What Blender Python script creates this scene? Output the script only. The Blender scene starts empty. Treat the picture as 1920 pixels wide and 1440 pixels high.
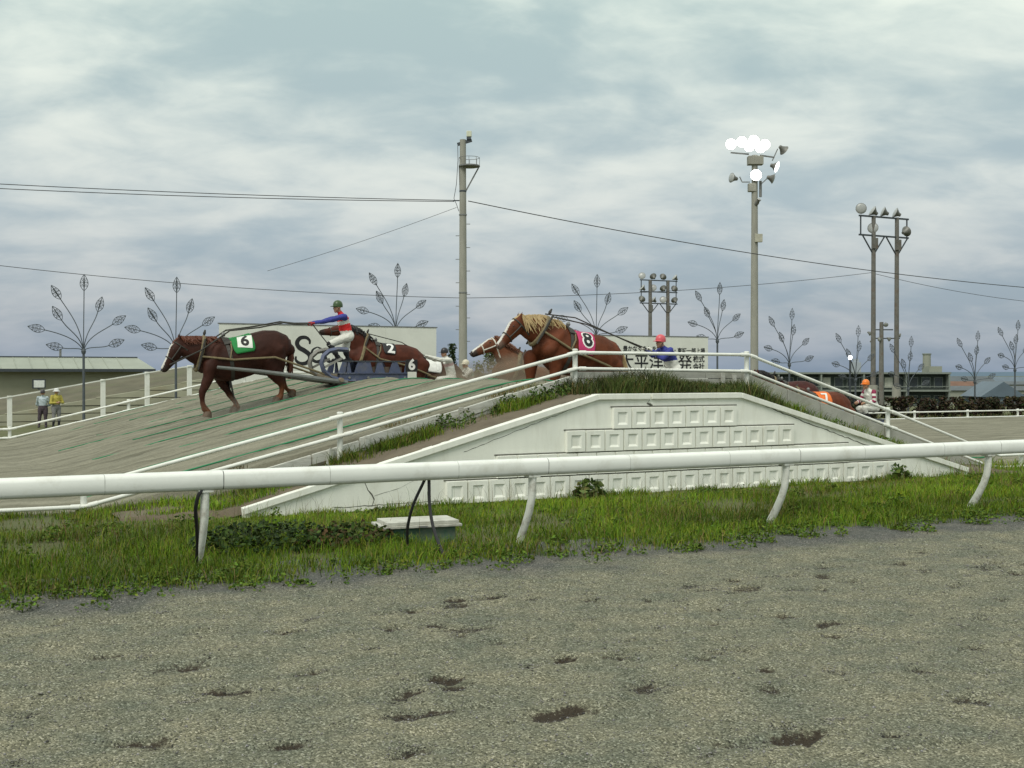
import bpy, bmesh, math, random
import numpy as np
from mathutils import Vector, Matrix, Quaternion
from mathutils.bvhtree import BVHTree

random.seed(7)
RNG = np.random.default_rng(11)
scene = bpy.context.scene
COL = scene.collection
R = math.radians

# ------------------------------------------------------------------ camera
EYE = 1.87
cam_d = bpy.data.cameras.new("camera")
cam = bpy.data.objects.new("camera", cam_d)
COL.objects.link(cam)
cam.location = (0, 0, EYE)
cam.rotation_euler = (R(90 - 0.521), 0, 0)
cam_d.sensor_width = 36
cam_d.lens = 41.25
cam_d.clip_start = 0.05
cam_d.clip_end = 20000
scene.camera = cam

# ------------------------------------------------------------------ sky and sun
SUN_EL, SUN_AZ = 52.0, 205.0          # azimuth clockwise from +Y: behind the camera, a little left
world = bpy.data.worlds.new("World")
scene.world = world
world.use_nodes = True
wn, wl = world.node_tree.nodes, world.node_tree.links
wn.clear()


def N(tree, typ, **kw):
    n = tree.new(typ)
    for k, v in kw.items():
        if k == 'inp':
            for a, b in v.items():
                n.inputs[a].default_value = b
        else:
            setattr(n, k, v)
    return n


out = N(wn, 'ShaderNodeOutputWorld')
bg = N(wn, 'ShaderNodeBackground', inp={'Strength': 0.1})
wl.new(bg.outputs[0], out.inputs[0])
sky = N(wn, 'ShaderNodeTexSky', sky_type='NISHITA', sun_disc=False)
sky.sun_elevation = R(SUN_EL)
sky.sun_rotation = R(SUN_AZ)
tc = N(wn, 'ShaderNodeTexCoord')
sep = N(wn, 'ShaderNodeSeparateXYZ')
wl.new(tc.outputs['Generated'], sep.inputs[0])
mz = N(wn, 'ShaderNodeMath', operation='MAXIMUM', inp={1: 0.0})
wl.new(sep.outputs['Z'], mz.inputs[0])
az = N(wn, 'ShaderNodeMath', operation='ADD', inp={1: 0.30})
wl.new(mz.outputs[0], az.inputs[0])
dx = N(wn, 'ShaderNodeMath', operation='DIVIDE')
dy = N(wn, 'ShaderNodeMath', operation='DIVIDE')
wl.new(sep.outputs['X'], dx.inputs[0]); wl.new(az.outputs[0], dx.inputs[1])
wl.new(sep.outputs['Y'], dy.inputs[0]); wl.new(az.outputs[0], dy.inputs[1])
cmb = N(wn, 'ShaderNodeCombineXYZ')
wl.new(dx.outputs[0], cmb.inputs[0]); wl.new(dy.outputs[0], cmb.inputs[1])
mp = N(wn, 'ShaderNodeMapping')
mp.inputs['Rotation'].default_value = (0, 0, R(-38))
mp.inputs['Scale'].default_value = (0.80, 1.10, 1)
wl.new(cmb.outputs[0], mp.inputs[0])
n1 = N(wn, 'ShaderNodeTexNoise', inp={'Scale': 2.3, 'Detail': 6.0, 'Roughness': 0.50, 'Distortion': 0.45})
n2 = N(wn, 'ShaderNodeTexNoise', inp={'Scale': 7.0, 'Detail': 5.0, 'Roughness': 0.55, 'Distortion': 0.3})
wl.new(mp.outputs[0], n1.inputs['Vector']); wl.new(mp.outputs[0], n2.inputs['Vector'])
nm = N(wn, 'ShaderNodeMixRGB', inp={'Fac': 0.33})
wl.new(n1.outputs['Fac'], nm.inputs[1]); wl.new(n2.outputs['Fac'], nm.inputs[2])
cr = N(wn, 'ShaderNodeMapRange', inp={1: 0.37, 2: 0.64})
cr.interpolation_type = 'SMOOTHSTEP'
wl.new(nm.outputs[0], cr.inputs[0])


def ramp(tree, links, src, stops):
    r = tree.new('ShaderNodeValToRGB')
    e = r.color_ramp.elements
    while len(e) < len(stops):
        e.new(0.5)
    for el, (p, c) in zip(e, stops):
        el.position = p
        el.color = (*c, 1)
    links.new(src, r.inputs[0])
    return r


dk = ramp(wn, wl, mz.outputs[0], [(0, (.150, .200, .270)), (.05, (.225, .275, .325)), (.14, (.310, .375, .400)), (.3, (.350, .445, .435)), (.7, (.50, .57, .54))])
br = ramp(wn, wl, mz.outputs[0], [(0, (.20, .25, .325)), (.05, (.375, .395, .415)), (.14, (.55, .575, .54)), (.3, (.70, .755, .66)), (.7, (.84, .87, .78))])
cm = N(wn, 'ShaderNodeMixRGB')
wl.new(cr.outputs[0], cm.inputs['Fac']); wl.new(dk.outputs[0], cm.inputs[1]); wl.new(br.outputs[0], cm.inputs[2])
cs = N(wn, 'ShaderNodeVectorMath', operation='SCALE', inp={'Scale': 10.0})
wl.new(cm.outputs[0], cs.inputs[0])
sm = N(wn, 'ShaderNodeMixRGB', inp={'Fac': 0.93})
wl.new(sky.outputs[0], sm.inputs[1]); wl.new(cs.outputs[0], sm.inputs[2])
wl.new(sm.outputs[0], bg.inputs['Color'])

sun_d = bpy.data.lights.new("sun", 'SUN')
sun_d.energy = 1.5
sun_d.angle = R(28)
sun_d.color = (1.0, 0.955, 0.87)
sun = bpy.data.objects.new("sun", sun_d)
COL.objects.link(sun)
sun.rotation_euler = (R(90 - SUN_EL), 0, R(180 - SUN_AZ))

scene.view_settings.view_transform = 'Standard'
scene.view_settings.look = 'None'
scene.view_settings.exposure = 0.42
scene.view_settings.gamma = 1.0
scene.view_settings.use_curve_mapping = False

# ------------------------------------------------------------------ track frame: U along the course, V away from the stand
TH = math.atan(2200 / 4255)
UX, UY = math.cos(TH), math.sin(TH)


def W(u, v, z=0.0):
    return Vector((u * UX - v * UY, u * UY + v * UX, z))


# ------------------------------------------------------------------ materials
MATS = {}


def mat(name, col, rough=0.75, var=0.18, scale=6.0, bump=0.0, bscale=60.0, metal=0.0, col2=None, detail=6.0,
        dirt=None, dirt_amt=0.0, dirt_scale=3.0, stretch=(1, 1, 1), emit=0.0, attr=None, spec=0.5, coord='Object', trans=0.0):
    if name in MATS:
        return MATS[name]
    m = bpy.data.materials.new(name)
    m.use_nodes = True
    t, l = m.node_tree.nodes, m.node_tree.links
    b = t['Principled BSDF']
    b.inputs['Roughness'].default_value = rough
    b.inputs['Metallic'].default_value = metal
    b.inputs['Specular IOR Level'].default_value = spec
    tcn = t.new('ShaderNodeTexCoord')
    mpn = t.new('ShaderNodeMapping')
    mpn.inputs['Scale'].default_value = stretch
    if coord == 'World':
        gn = t.new('ShaderNodeNewGeometry')
        l.new(gn.outputs['Position'], mpn.inputs[0])
    else:
        l.new(tcn.outputs[coord], mpn.inputs[0])
    nz = N(t, 'ShaderNodeTexNoise', inp={'Scale': scale, 'Detail': detail, 'Roughness': 0.6})
    l.new(mpn.outputs[0], nz.inputs['Vector'])
    a = tuple(max(0, c * (1 - var)) for c in col)
    c2 = col2 if col2 else tuple(min(1, c * (1 + var)) for c in col)
    rp = ramp(t, l, nz.outputs['Fac'], [(0.3, a if not col2 else col), (0.7, c2)])
    cur = rp.outputs[0]
    if attr:
        at = N(t, 'ShaderNodeAttribute', attribute_name=attr)
        mx = N(t, 'ShaderNodeMixRGB', blend_type='MULTIPLY', inp={'Fac': 1.0})
        l.new(at.outputs['Color'], mx.inputs[1]); l.new(cur, mx.inputs[2])
        cur = mx.outputs[0]
    if dirt:
        nd = N(t, 'ShaderNodeTexNoise', inp={'Scale': dirt_scale, 'Detail': 9.0, 'Roughness': 0.68})
        l.new(mpn.outputs[0], nd.inputs['Vector'])
        mr = N(t, 'ShaderNodeMapRange', inp={1: 0.5, 2: 0.72, 3: 0.0, 4: dirt_amt})
        l.new(nd.outputs['Fac'], mr.inputs[0])
        mx = N(t, 'ShaderNodeMixRGB', inp={2: (*dirt, 1)})
        l.new(mr.outputs[0], mx.inputs['Fac']); l.new(cur, mx.inputs[1])
        cur = mx.outputs[0]
    l.new(cur, b.inputs['Base Color'])
    if bump:
        nb = N(t, 'ShaderNodeTexNoise', inp={'Scale': bscale, 'Detail': 5.0, 'Roughness': 0.65})
        l.new(mpn.outputs[0], nb.inputs['Vector'])
        bp = N(t, 'ShaderNodeBump', inp={'Strength': bump, 'Distance': 0.02})
        l.new(nb.outputs['Fac'], bp.inputs['Height']); l.new(bp.outputs[0], b.inputs['Normal'])
    if emit:
        b.inputs['Emission Color'].default_value = (*col, 1)
        b.inputs['Emission Strength'].default_value = emit
    if trans:
        b.inputs['Transmission Weight'].default_value = trans
    MATS[name] = m
    return m


M_WHITE = mat('white_paint', (.78, .79, .73), .55, .05, 3, .05, 40, dirt=(.42, .40, .30), dirt_amt=.35, dirt_scale=2.2)
M_RAIL = mat('white_plastic_rail', (.80, .815, .765), .45, .04, 2, .05, 30, dirt=(.46, .44, .35), dirt_amt=.45, dirt_scale=3.2)
M_POST = mat('white_post_paint', (.76, .77, .70), .6, .07, 8, .2, 70, dirt=(.22, .17, .10), dirt_amt=.75, dirt_scale=7)
M_CONC = mat('painted_concrete', (.82, .83, .75), .8, .05, 1.7, .25, 45, dirt=(.50, .48, .38), dirt_amt=.38, dirt_scale=1.5, stretch=(2.6, 2.6, .5))
M_BLOCK = mat('painted_block', (.83, .84, .76), .8, .05, 2.7, .2, 50, dirt=(.52, .50, .40), dirt_amt=.38, dirt_scale=1.6, coord='World', stretch=(2.4, 2.4, .6))
M_OLDCONC = mat('weathered_concrete', (.46, .46, .41), .9, .14, 2.2, .4, 40, dirt=(.22, .22, .15), dirt_amt=.7, dirt_scale=1.6)
M_BOARD = mat('flaking_white_board', (.66, .66, .60), .85, .1, 5, .5, 30, dirt=(.27, .25, .19), dirt_amt=.8, dirt_scale=4.5, stretch=(.5, 2, 2.4))
M_CRACK_SHADE = mat('crack', (.10, .10, .08), .95, .3, 20)  # real cracks, and the painted shade strips above the block rows
M_BLACK = mat('black_rubber', (.012, .012, .013), .5, .2, 10)
M_STEEL = mat('dull_steel', (.20, .205, .20), .6, .2, 6, .1, 40, metal=.35)
M_DKSTEEL = mat('dark_steel', (.055, .065, .075), .55, .2, 9, metal=.2)
M_POLE = mat('pole_concrete', (.315, .31, .265), .85, .12, 3.0, .2, 60, dirt=(.17, .165, .14), dirt_amt=.55, dirt_scale=1.4, stretch=(1, 1, .25))
M_RUST = mat('rusty_pole', (.15, .145, .13), .8, .2, 3, .2, 50, dirt=(.12, .07, .04), dirt_amt=.7, dirt_scale=2)
M_WIRE = mat('wire_black', (.03, .03, .032), .6, .1, 5)
M_ROPE = mat('green_rope', (.018, .20, .085), .7, .2, 9)
M_SIGN = mat('sign_board', (.72, .73, .66), .6, .05, 1.2, dirt=(.5, .5, .44), dirt_amt=.4, dirt_scale=.8)
M_INK = mat('sign_ink', (.012, .012, .014), .6, .1, 5)
M_BLUE = mat('sign_blue', (.018, .028, .17), .6, .1, 5)
M_SLED = mat('sled_blue_paint', (.074, .092, .160), .6, .18, 6, .2, 60, dirt=(.16, .15, .13), dirt_amt=.7, dirt_scale=5)
M_SLEDG = mat('sled_grey_paint', (.24, .235, .21), .7, .2, 6, .2, 60, dirt=(.13, .11, .08), dirt_amt=.5, dirt_scale=4)
M_WOOD = mat('old_wood', (.20, .165, .115), .8, .25, 7, .3, 50, stretch=(.3, 2, 2))
M_SHAFT = mat('grey_shaft', (.15, .16, .15), .6, .2, 7, .1, 50)
M_STRAP = mat('harness_strap', (.17, .135, .07), .75, .25, 14, .2, 90)
M_STRAPD = mat('harness_dark', (.035, .032, .026), .6, .25, 14, .2, 90)
M_TAN = mat('tan_leather', (.36, .20, .08), .65, .2, 12)
M_HOOF = mat('hoof_horn', (.10, .065, .04), .7, .2, 14)
M_EYE = mat('eye_dark', (.008, .006, .005), .15, .1, 5)
M_SKIN = mat('skin', (.40, .22, .14), .6, .08, 20)
M_LAMPB = mat('lamp_housing', (.17, .17, .155), .5, .15, 8, metal=.3)
M_LAMPW = mat('lamp_glass_off', (.36, .37, .36), .25, .1, 8)
M_LIT = mat('lamp_lit', (1.0, .98, .93), .4, .0, 5, emit=7.0)
M_SOIL = mat('brown_soil', (.135, .110, .075), .95, .22, 3, .6, 30, dirt=(.12, .09, .06), dirt_amt=.6, dirt_scale=2)

# ------------------------------------------------------------------ mesh helpers
def link(name, mesh, parent=None):
    o = bpy.data.objects.new(name, mesh)
    COL.objects.link(o)
    if parent is not None:
        o.parent = parent
    return o


def tag(o, label=None, cat=None, group=None, kind=None):
    if label: o['label'] = label
    if cat: o['category'] = cat
    if group: o['group'] = group
    if kind: o['kind'] = kind
    return o


def thing(name, label, cat, loc=(0, 0, 0), rotz=TH, group=None):
    o = link(name, None)
    o.location = loc
    o.rotation_euler = (0, 0, rotz)
    o.empty_display_size = 0.2
    return tag(o, label, cat, group)


def frames(pts):
    pts = [Vector(p) for p in pts]
    tan = []
    for i in range(len(pts)):
        a = pts[max(i - 1, 0)]
        b = pts[min(i + 1, len(pts) - 1)]
        d = b - a
        tan.append(d.normalized() if d.length > 1e-9 else Vector((0, 0, 1)))
    ref = Vector((0, 0, 1)) if abs(tan[0].z) < 0.9 else Vector((0, 1, 0))
    n = (ref - tan[0] * ref.dot(tan[0])).normalized()
    fr = []
    for i, t in enumerate(tan):
        n = n - t * n.dot(t)
        n = n.normalized() if n.length > 1e-6 else t.orthogonal().normalized()
        fr.append((n.copy(), t.cross(n)))
    return pts, tan, fr


class MB:
    def __init__(s):
        s.v, s.f, s.mi = [], [], []

    def add(s, v, f, m=0):
        o = len(s.v)
        s.v += [tuple(x) for x in v]
        s.f += [tuple(i + o for i in q) for q in f]
        s.mi += [m] * len(f)
        return s

    def box(s, x0, x1, y0, y1, z0, z1, m=0):
        v = [(x, y, z) for z in (z0, z1) for y in (y0, y1) for x in (x0, x1)]
        return s.add(v, [(0, 2, 3, 1), (4, 5, 7, 6), (0, 1, 5, 4), (2, 6, 7, 3), (0, 4, 6, 2), (1, 3, 7, 5)], m)

    def bar(s, a, b, w, h, m=0, up=(0, 0, 1)):
        a, b, up = Vector(a), Vector(b), Vector(up)
        t = (b - a).normalized()
        if abs(t.dot(up)) > 0.99:
            up = Vector((0, 1, 0))
        x = t.cross(up).normalized() * w / 2
        y = x.cross(t).normalized() * h / 2
        v = [p + sx * x + sy * y for p in (a, b) for sx, sy in ((-1, -1), (1, -1), (1, 1), (-1, 1))]
        return s.add(v, [(3, 2, 1, 0), (4, 5, 6, 7), (0, 1, 5, 4), (1, 2, 6, 5), (2, 3, 7, 6), (3, 0, 4, 7)], m)

    def tube(s, pts, r, n=8, m=0, cap=True, rx=None):
        pts, tan, fr = frames(pts)
        k = len(pts)
        rr = [r] * k if not hasattr(r, '__len__') else list(r)
        v = []
        for i in range(k):
            a, b = fr[i]
            q = rr[i] if rx is None else rx[i]
            for j in range(n):
                c = 2 * math.pi * j / n
                v.append(pts[i] + a * (math.cos(c) * rr[i]) + b * (math.sin(c) * q))
        f = [(i * n + j, i * n + (j + 1) % n, (i + 1) * n + (j + 1) % n, (i + 1) * n + j) for i in range(k - 1) for j in range(n)]
        if cap:
            f.append(tuple(range(n - 1, -1, -1)))
            f.append(tuple((k - 1) * n + j for j in range(n)))
        return s.add(v, f, m)

    def capsule(s, pts, r, n=10, m=0, rx=None):
        """tube with rounded ends"""
        pts, tan, fr = frames(pts)
        rr = [r] * len(pts) if not hasattr(r, '__len__') else list(r)
        qq = rr if rx is None else list(rx)
        P, A, B, FR = [], [], [], []
        for e in (0.97, 0.78, 0.45):
            P.append(pts[0] - tan[0] * min(rr[0], qq[0]) * e); c = math.sqrt(1 - e * e); A.append(rr[0] * c); B.append(qq[0] * c); FR.append(fr[0])
        for i in range(len(pts)):
            P.append(pts[i]); A.append(rr[i]); B.append(qq[i]); FR.append(fr[i])
        for e in (0.45, 0.78, 0.97):
            P.append(pts[-1] + tan[-1] * min(rr[-1], qq[-1]) * e); c = math.sqrt(1 - e * e); A.append(rr[-1] * c); B.append(qq[-1] * c); FR.append(fr[-1])
        k = len(P)
        v = []
        for i in range(k):
            a, b = FR[i]
            for j in range(n):
                c = 2 * math.pi * j / n
                v.append(P[i] + a * (math.cos(c) * A[i]) + b * (math.sin(c) * B[i]))
        f = [(i * n + j, i * n + (j + 1) % n, (i + 1) * n + (j + 1) % n, (i + 1) * n + j) for i in range(k - 1) for j in range(n)]
        f += [tuple(range(n - 1, -1, -1)), tuple((k - 1) * n + j for j in range(n))]
        return s.add(v, f, m)

    def prism(s, poly, y0, y1, m=0):
        """poly in x,z, extruded along y"""
        n = len(poly)
        v = [(x, y0, z) for x, z in poly] + [(x, y1, z) for x, z in poly]
        f = [tuple(range(n)), tuple(range(2 * n - 1, n - 1, -1))]
        f += [(i, i + n, (i + 1) % n + n, (i + 1) % n) for i in range(n)]
        return s.add(v, f, m)

    def lathe(s, prof, n=16, m=0, c=(0, 0, 0), axis=None):
        """prof: (r, h) pairs along axis"""
        ax = Vector(axis).normalized() if axis is not None else Vector((0, 0, 1))
        a = ax.orthogonal().normalized()
        b = ax.cross(a)
        c = Vector(c)
        v = [c + ax * h + a * (math.cos(2 * math.pi * j / n) * r) + b * (math.sin(2 * math.pi * j / n) * r) for r, h in prof for j in range(n)]
        k = len(prof)
        f = [(i * n + j, i * n + (j + 1) % n, (i + 1) * n + (j + 1) % n, (i + 1) * n + j) for i in range(k - 1) for j in range(n)]
        f += [tuple(range(n - 1, -1, -1)), tuple((k - 1) * n + j for j in range(n))]
        return s.add(v, f, m)

    def mesh(s, name, mats, smooth=False, bevel=0.0):
        me = bpy.data.meshes.new(name)
        me.from_pydata(s.v, [], s.f)
        mats = mats if isinstance(mats, (list, tuple)) else [mats]
        for q in mats:
            me.materials.append(q)
        if len(mats) > 1:
            me.polygons.foreach_set('material_index', s.mi)
        bm = bmesh.new()
        bm.from_mesh(me)
        bmesh.ops.recalc_face_normals(bm, faces=bm.faces)
        if bevel:
            bmesh.ops.bevel(bm, geom=[e for e in bm.edges if e.is_manifold and e.calc_face_angle(0) > 0.5], offset=bevel, segments=2, affect='EDGES', profile=0.6, clamp_overlap=True)
        bm.to_mesh(me)
        bm.free()
        if smooth:
            me.polygons.foreach_set('use_smooth', [True] * len(me.polygons))
            try:
                me.set_sharp_from_angle(angle=R(42))
            except Exception:
                pass
        me.update()
        return me

    def build(s, name, mats, parent=None, smooth=False, bevel=0.0):
        return link(name, s.mesh(name, mats, smooth, bevel), parent)


def np_mesh(name, verts, faces, mats, col=None, smooth=False, mi=None):
    """fast mesh from numpy: faces (n,3) or (n,4)"""
    me = bpy.data.meshes.new(name)
    verts = np.asarray(verts, dtype=np.float32)
    faces = np.asarray(faces, dtype=np.int32)
    k = faces.shape[1]
    me.vertices.add(len(verts))
    me.vertices.foreach_set('co', verts.ravel())
    me.loops.add(faces.size)
    me.loops.foreach_set('vertex_index', faces.ravel())
    me.polygons.add(len(faces))
    me.polygons.foreach_set('loop_start', np.arange(0, faces.size, k, dtype=np.int32))
    me.polygons.foreach_set('loop_total', np.full(len(faces), k, dtype=np.int32))
    for q in (mats if isinstance(mats, (list, tuple)) else [mats]):
        me.materials.append(q)
    if mi is not None:
        me.polygons.foreach_set('material_index', np.asarray(mi, dtype=np.int32))
    me.update(calc_edges=True)
    if smooth:
        me.polygons.foreach_set('use_smooth', np.ones(len(faces), dtype=bool))
    if col is not None:
        a = me.color_attributes.new('Col', 'FLOAT_COLOR', 'POINT')
        c = np.ones((len(verts), 4), dtype=np.float32)
        c[:, :col.shape[1]] = col
        a.data.foreach_set('color', c.ravel())
    return me


def vnoise(x, y, seed=0):
    """value noise 0..1 on arrays"""
    x = np.asarray(x, float); y = np.asarray(y, float)
    xi, yi = np.floor(x).astype(np.int64), np.floor(y).astype(np.int64)
    fx, fy = x - xi, y - yi
    fx = fx * fx * (3 - 2 * fx); fy = fy * fy * (3 - 2 * fy)

    def h(a, b):
        n = (a * 374761393 + b * 668265263 + seed * 974634777) & 0xffffffff
        n = ((n ^ (n >> 13)) * 1274126177) & 0xffffffff
        return ((n ^ (n >> 16)) & 0xffff) / 65535.0
    return (h(xi, yi) * (1 - fx) + h(xi + 1, yi) * fx) * (1 - fy) + (h(xi, yi + 1) * (1 - fx) + h(xi + 1, yi + 1) * fx) * fy


def fbm(x, y, seed=0, oct=4):
    s, a, t = 0, 1.0, 0
    for k in range(oct):
        s = s + a * vnoise(x * 2 ** k, y * 2 ** k, seed + k)
        t += a
        a *= 0.5
    return s / t


def UV2W(u, v, z):
    return np.stack([u * UX - v * UY, u * UY + v * UX, z], axis=-1)


def grid(name, us, vs, zf, mats, colf=None, smooth=True):
    uu, vv = np.meshgrid(us, vs)
    zz = zf(uu, vv)
    P = UV2W(uu, vv, zz).reshape(-1, 3)
    nu, nv = len(us), len(vs)
    i = np.arange(nu - 1)[None, :] + np.arange(nv - 1)[:, None] * nu
    F = np.stack([i, i + 1, i + 1 + nu, i + nu], axis=-1).reshape(-1, 4)
    c = None if colf is None else colf(uu, vv, zz).reshape(P.shape[0], -1)
    return link(name, np_mesh(name, P, F, mats, c, smooth))


# ------------------------------------------------------------------ ground
SU = np.array([-300, 2.3, 9.0, 9.6, 10.0, 11.8, 14, 17, 20, 400.])
SZ = np.array([0, 0, 1.63, 1.735, 1.70, 1.1, .65, .25, 0, 0.])


def sandz(u):
    u = np.asarray(u, float)
    s = 0
    for k in (-.35, -.17, 0, .17, .35):
        s = s + np.interp(u + k, SU, SZ)
    return s / 5


def bankz(u):
    """earth behind the painted concrete facing"""
    return np.interp(u, [2.2, 3.94, 9.41, 12.17, 17.5, 19.0], [0.0, .10, 1.54, 1.54, .10, 0.0])


# gravel in front: real relief, hoof marks dug into it
PITS = [(1.89, 8.47, .26), (1.58, 7.6, .30), (1.71, 6.84, .26), (2.45, 8.19, .2), (1.15, 8.14, .24), (2.89, 6.49, .24), (3.31, 8.47, .16), (3.14, 8.02, .2),
        (2.8, 7.46, .13), (8.62, 8.41, .32), (7.53, 7.98, .24), (5.29, 4.75, .2), (4.11, 4.62, .36), (3.73, 4.72, .24), (6.47, 8.09, .3), (7.2, 8.45, .25), (7.9, 8.65, .25),
        (5.7, 7.5, .17), (5.0, 8.3, .2), (9.4, 8.9, .25), (10.2, 8.8, .22), (8.2, 7.4, .2), (6.9, 7.2, .16), (1.1, 6.1, .34), (1.7, 5.75, .25), (2.6, 5.9, .22), (3.2, 5.6, .28),
        (2.2, 5.35, .2), (0.6, 6.9, .22), (5.6, 5.3, .2), (6.4, 5.6, .22), (4.6, 6.2, .12), (4.9, 7.1, .12), (3.9, 7.9, .14), (1.0, 9.3, .15), (6.1, 6.4, .18), (7.3, 6.3, .18), (9.0, 7.2, .2), (4.4, 8.75, .2), (2.15, 7.0, .12)]
for k in range(34):
    PITS.append((RNG.uniform(0, 11), RNG.uniform(4.2, 9.3), RNG.uniform(.05, .13)))
for k in range(60):
    PITS.append((RNG.uniform(3.2, 11.5), RNG.normal(8.2, .5), RNG.uniform(.08, .22)))
for k in range(40):
    PITS.append((RNG.uniform(.3, 6.5), RNG.uniform(4.3, 7.2), RNG.uniform(.09, .26)))


def pitfield(u, v):
    m = np.zeros_like(u)
    wob = fbm(u * 8, v * 10, 5, 4) - .5
    for k, (a, b, s) in enumerate(PITS):
        s = s * .82
        ang = -.25 + .5 * ((k * 37) % 10) / 10
        du, dv = u - a, v - b
        p, q = du * math.cos(ang) + dv * math.sin(ang), -du * math.sin(ang) + dv * math.cos(ang)
        d = np.sqrt((p / (s * .70)) ** 2 + (q / (s * .42)) ** 2) + wob * 2.6
        m = np.maximum(m, np.clip(1.2 - d, 0, 1) * (.62 + .38 * ((k * 53) % 7) / 6))
    return m


def gravel_z(u, v):
    z = (fbm(u * .8, v * .8, 1, 3) - .5) * .035 + (fbm(u * 3.2, v * 6, 2, 4) - .5) * .055
    z = z + (fbm(u * 16, v * 24, 9, 3) - .5) * .026
    z = z - pitfield(u, v) * .04
    e = np.clip((v - 9.4) / 1.2, 0, 1)
    return z * (1 - .5 * e) + .012


def gravel_c(u, v, z):
    p = pitfield(u, v)
    e = np.clip((v + (fbm(u * 1.5, v * 1.5, 4, 3) - .5) * .9 - 9.45) / .55, 0, 1)
    return np.stack([p, e, fbm(u * .9, v * .9, 6, 3)], -1)


def gravel_material():
    m = bpy.data.materials.new('gravel')
    m.use_nodes = True
    t, l = m.node_tree.nodes, m.node_tree.links
    b = t['Principled BSDF']
    b.inputs['Roughness'].default_value = .92
    b.inputs['Specular IOR Level'].default_value = .25
    tcn = t.new('ShaderNodeTexCoord')
    vo = N(t, 'ShaderNodeTexVoronoi', inp={'Scale': 105.0, 'Randomness': 1.0})
    l.new(tcn.outputs['Object'], vo.inputs['Vector'])
    sp = N(t, 'ShaderNodeSeparateColor')
    l.new(vo.outputs['Color'], sp.inputs[0])
    stones = ramp(t, l, sp.outputs[0], [(0, (.066, .068, .050)), (.3, (.128, .130, .097)), (.6, (.180, .180, .136)), (.85, (.245, .243, .188)), (1, (.42, .415, .35))])
    grey = ramp(t, l, sp.outputs[0], [(0, (.052, .054, .053)), (.4, (.092, .094, .092)), (.75, (.130, .132, .127)), (.95, (.19, .19, .183)), (1, (.30, .30, .29))])
    at = N(t, 'ShaderNodeAttribute', attribute_name='Col')
    sa = N(t, 'ShaderNodeSeparateColor')
    l.new(at.outputs['Color'], sa.inputs[0])
    mx = N(t, 'ShaderNodeMixRGB')
    l.new(sa.outputs[1], mx.inputs['Fac']); l.new(stones.outputs[0], mx.inputs[1]); l.new(grey.outputs[0], mx.inputs[2])
    nz = N(t, 'ShaderNodeTexNoise', inp={'Scale': 2.2, 'Detail': 8.0, 'Roughness': .65})
    l.new(tcn.outputs['Object'], nz.inputs['Vector'])
    tint = ramp(t, l, nz.outputs['Fac'], [(.32, (.70, .75, .72)), (.68, (1.20, 1.13, 1.0))])
    mu = N(t, 'ShaderNodeMixRGB', blend_type='MULTIPLY', inp={'Fac': 1.0})
    l.new(mx.outputs[0], mu.inputs[1]); l.new(tint.outputs[0], mu.inputs[2])
    # damp dark soil kicked up inside the hoof marks
    n2 = N(t, 'ShaderNodeTexNoise', inp={'Scale': 26.0, 'Detail': 6.0, 'Roughness': .8})
    l.new(tcn.outputs['Object'], n2.inputs['Vector'])
    ad = N(t, 'ShaderNodeMath', operation='MULTIPLY_ADD', inp={1: .95, 2: -.10})
    l.new(sa.outputs[0], ad.inputs[0])
    lt = N(t, 'ShaderNodeMapRange', inp={1: .24, 2: .56, 4: .95})
    mm = N(t, 'ShaderNodeMath', operation='ADD', inp={})
    n3 = N(t, 'ShaderNodeMath', operation='MULTIPLY_ADD', inp={1: 2.1, 2: -1.05})
    l.new(n2.outputs['Fac'], n3.inputs[0])
    l.new(ad.outputs[0], mm.inputs[0]); l.new(n3.outputs[0], mm.inputs[1])
    l.new(mm.outputs[0], lt.inputs[0])
    soil = N(t, 'ShaderNodeMixRGB', inp={2: (.034, .025, .017, 1)})
    l.new(lt.outputs[0], soil.inputs['Fac']); l.new(mu.outputs[0], soil.inputs[1])
    l.new(soil.outputs[0], b.inputs['Base Color'])
    bp = N(t, 'ShaderNodeBump', inp={'Strength': .8, 'Distance': .008})
    bp.invert = True
    l.new(vo.outputs['Distance'], bp.inputs['Height'])
    l.new(bp.outputs[0], b.inputs['Normal'])
    return m


M_GRAVEL = gravel_material()
us = np.concatenate([np.arange(-5, 0, .12), np.arange(0, 12, .042), np.arange(12, 34, .1)])
vs = np.concatenate([np.arange(2.2, 4, .1), np.arange(4, 10.2, .036), np.arange(10.2, 11.3, .1)])
tag(grid('gravel_track', us, vs, gravel_z, M_GRAVEL, gravel_c), 'grey and beige gravel lane scarred by dark hoof marks', 'gravel', kind='structure')

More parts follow.
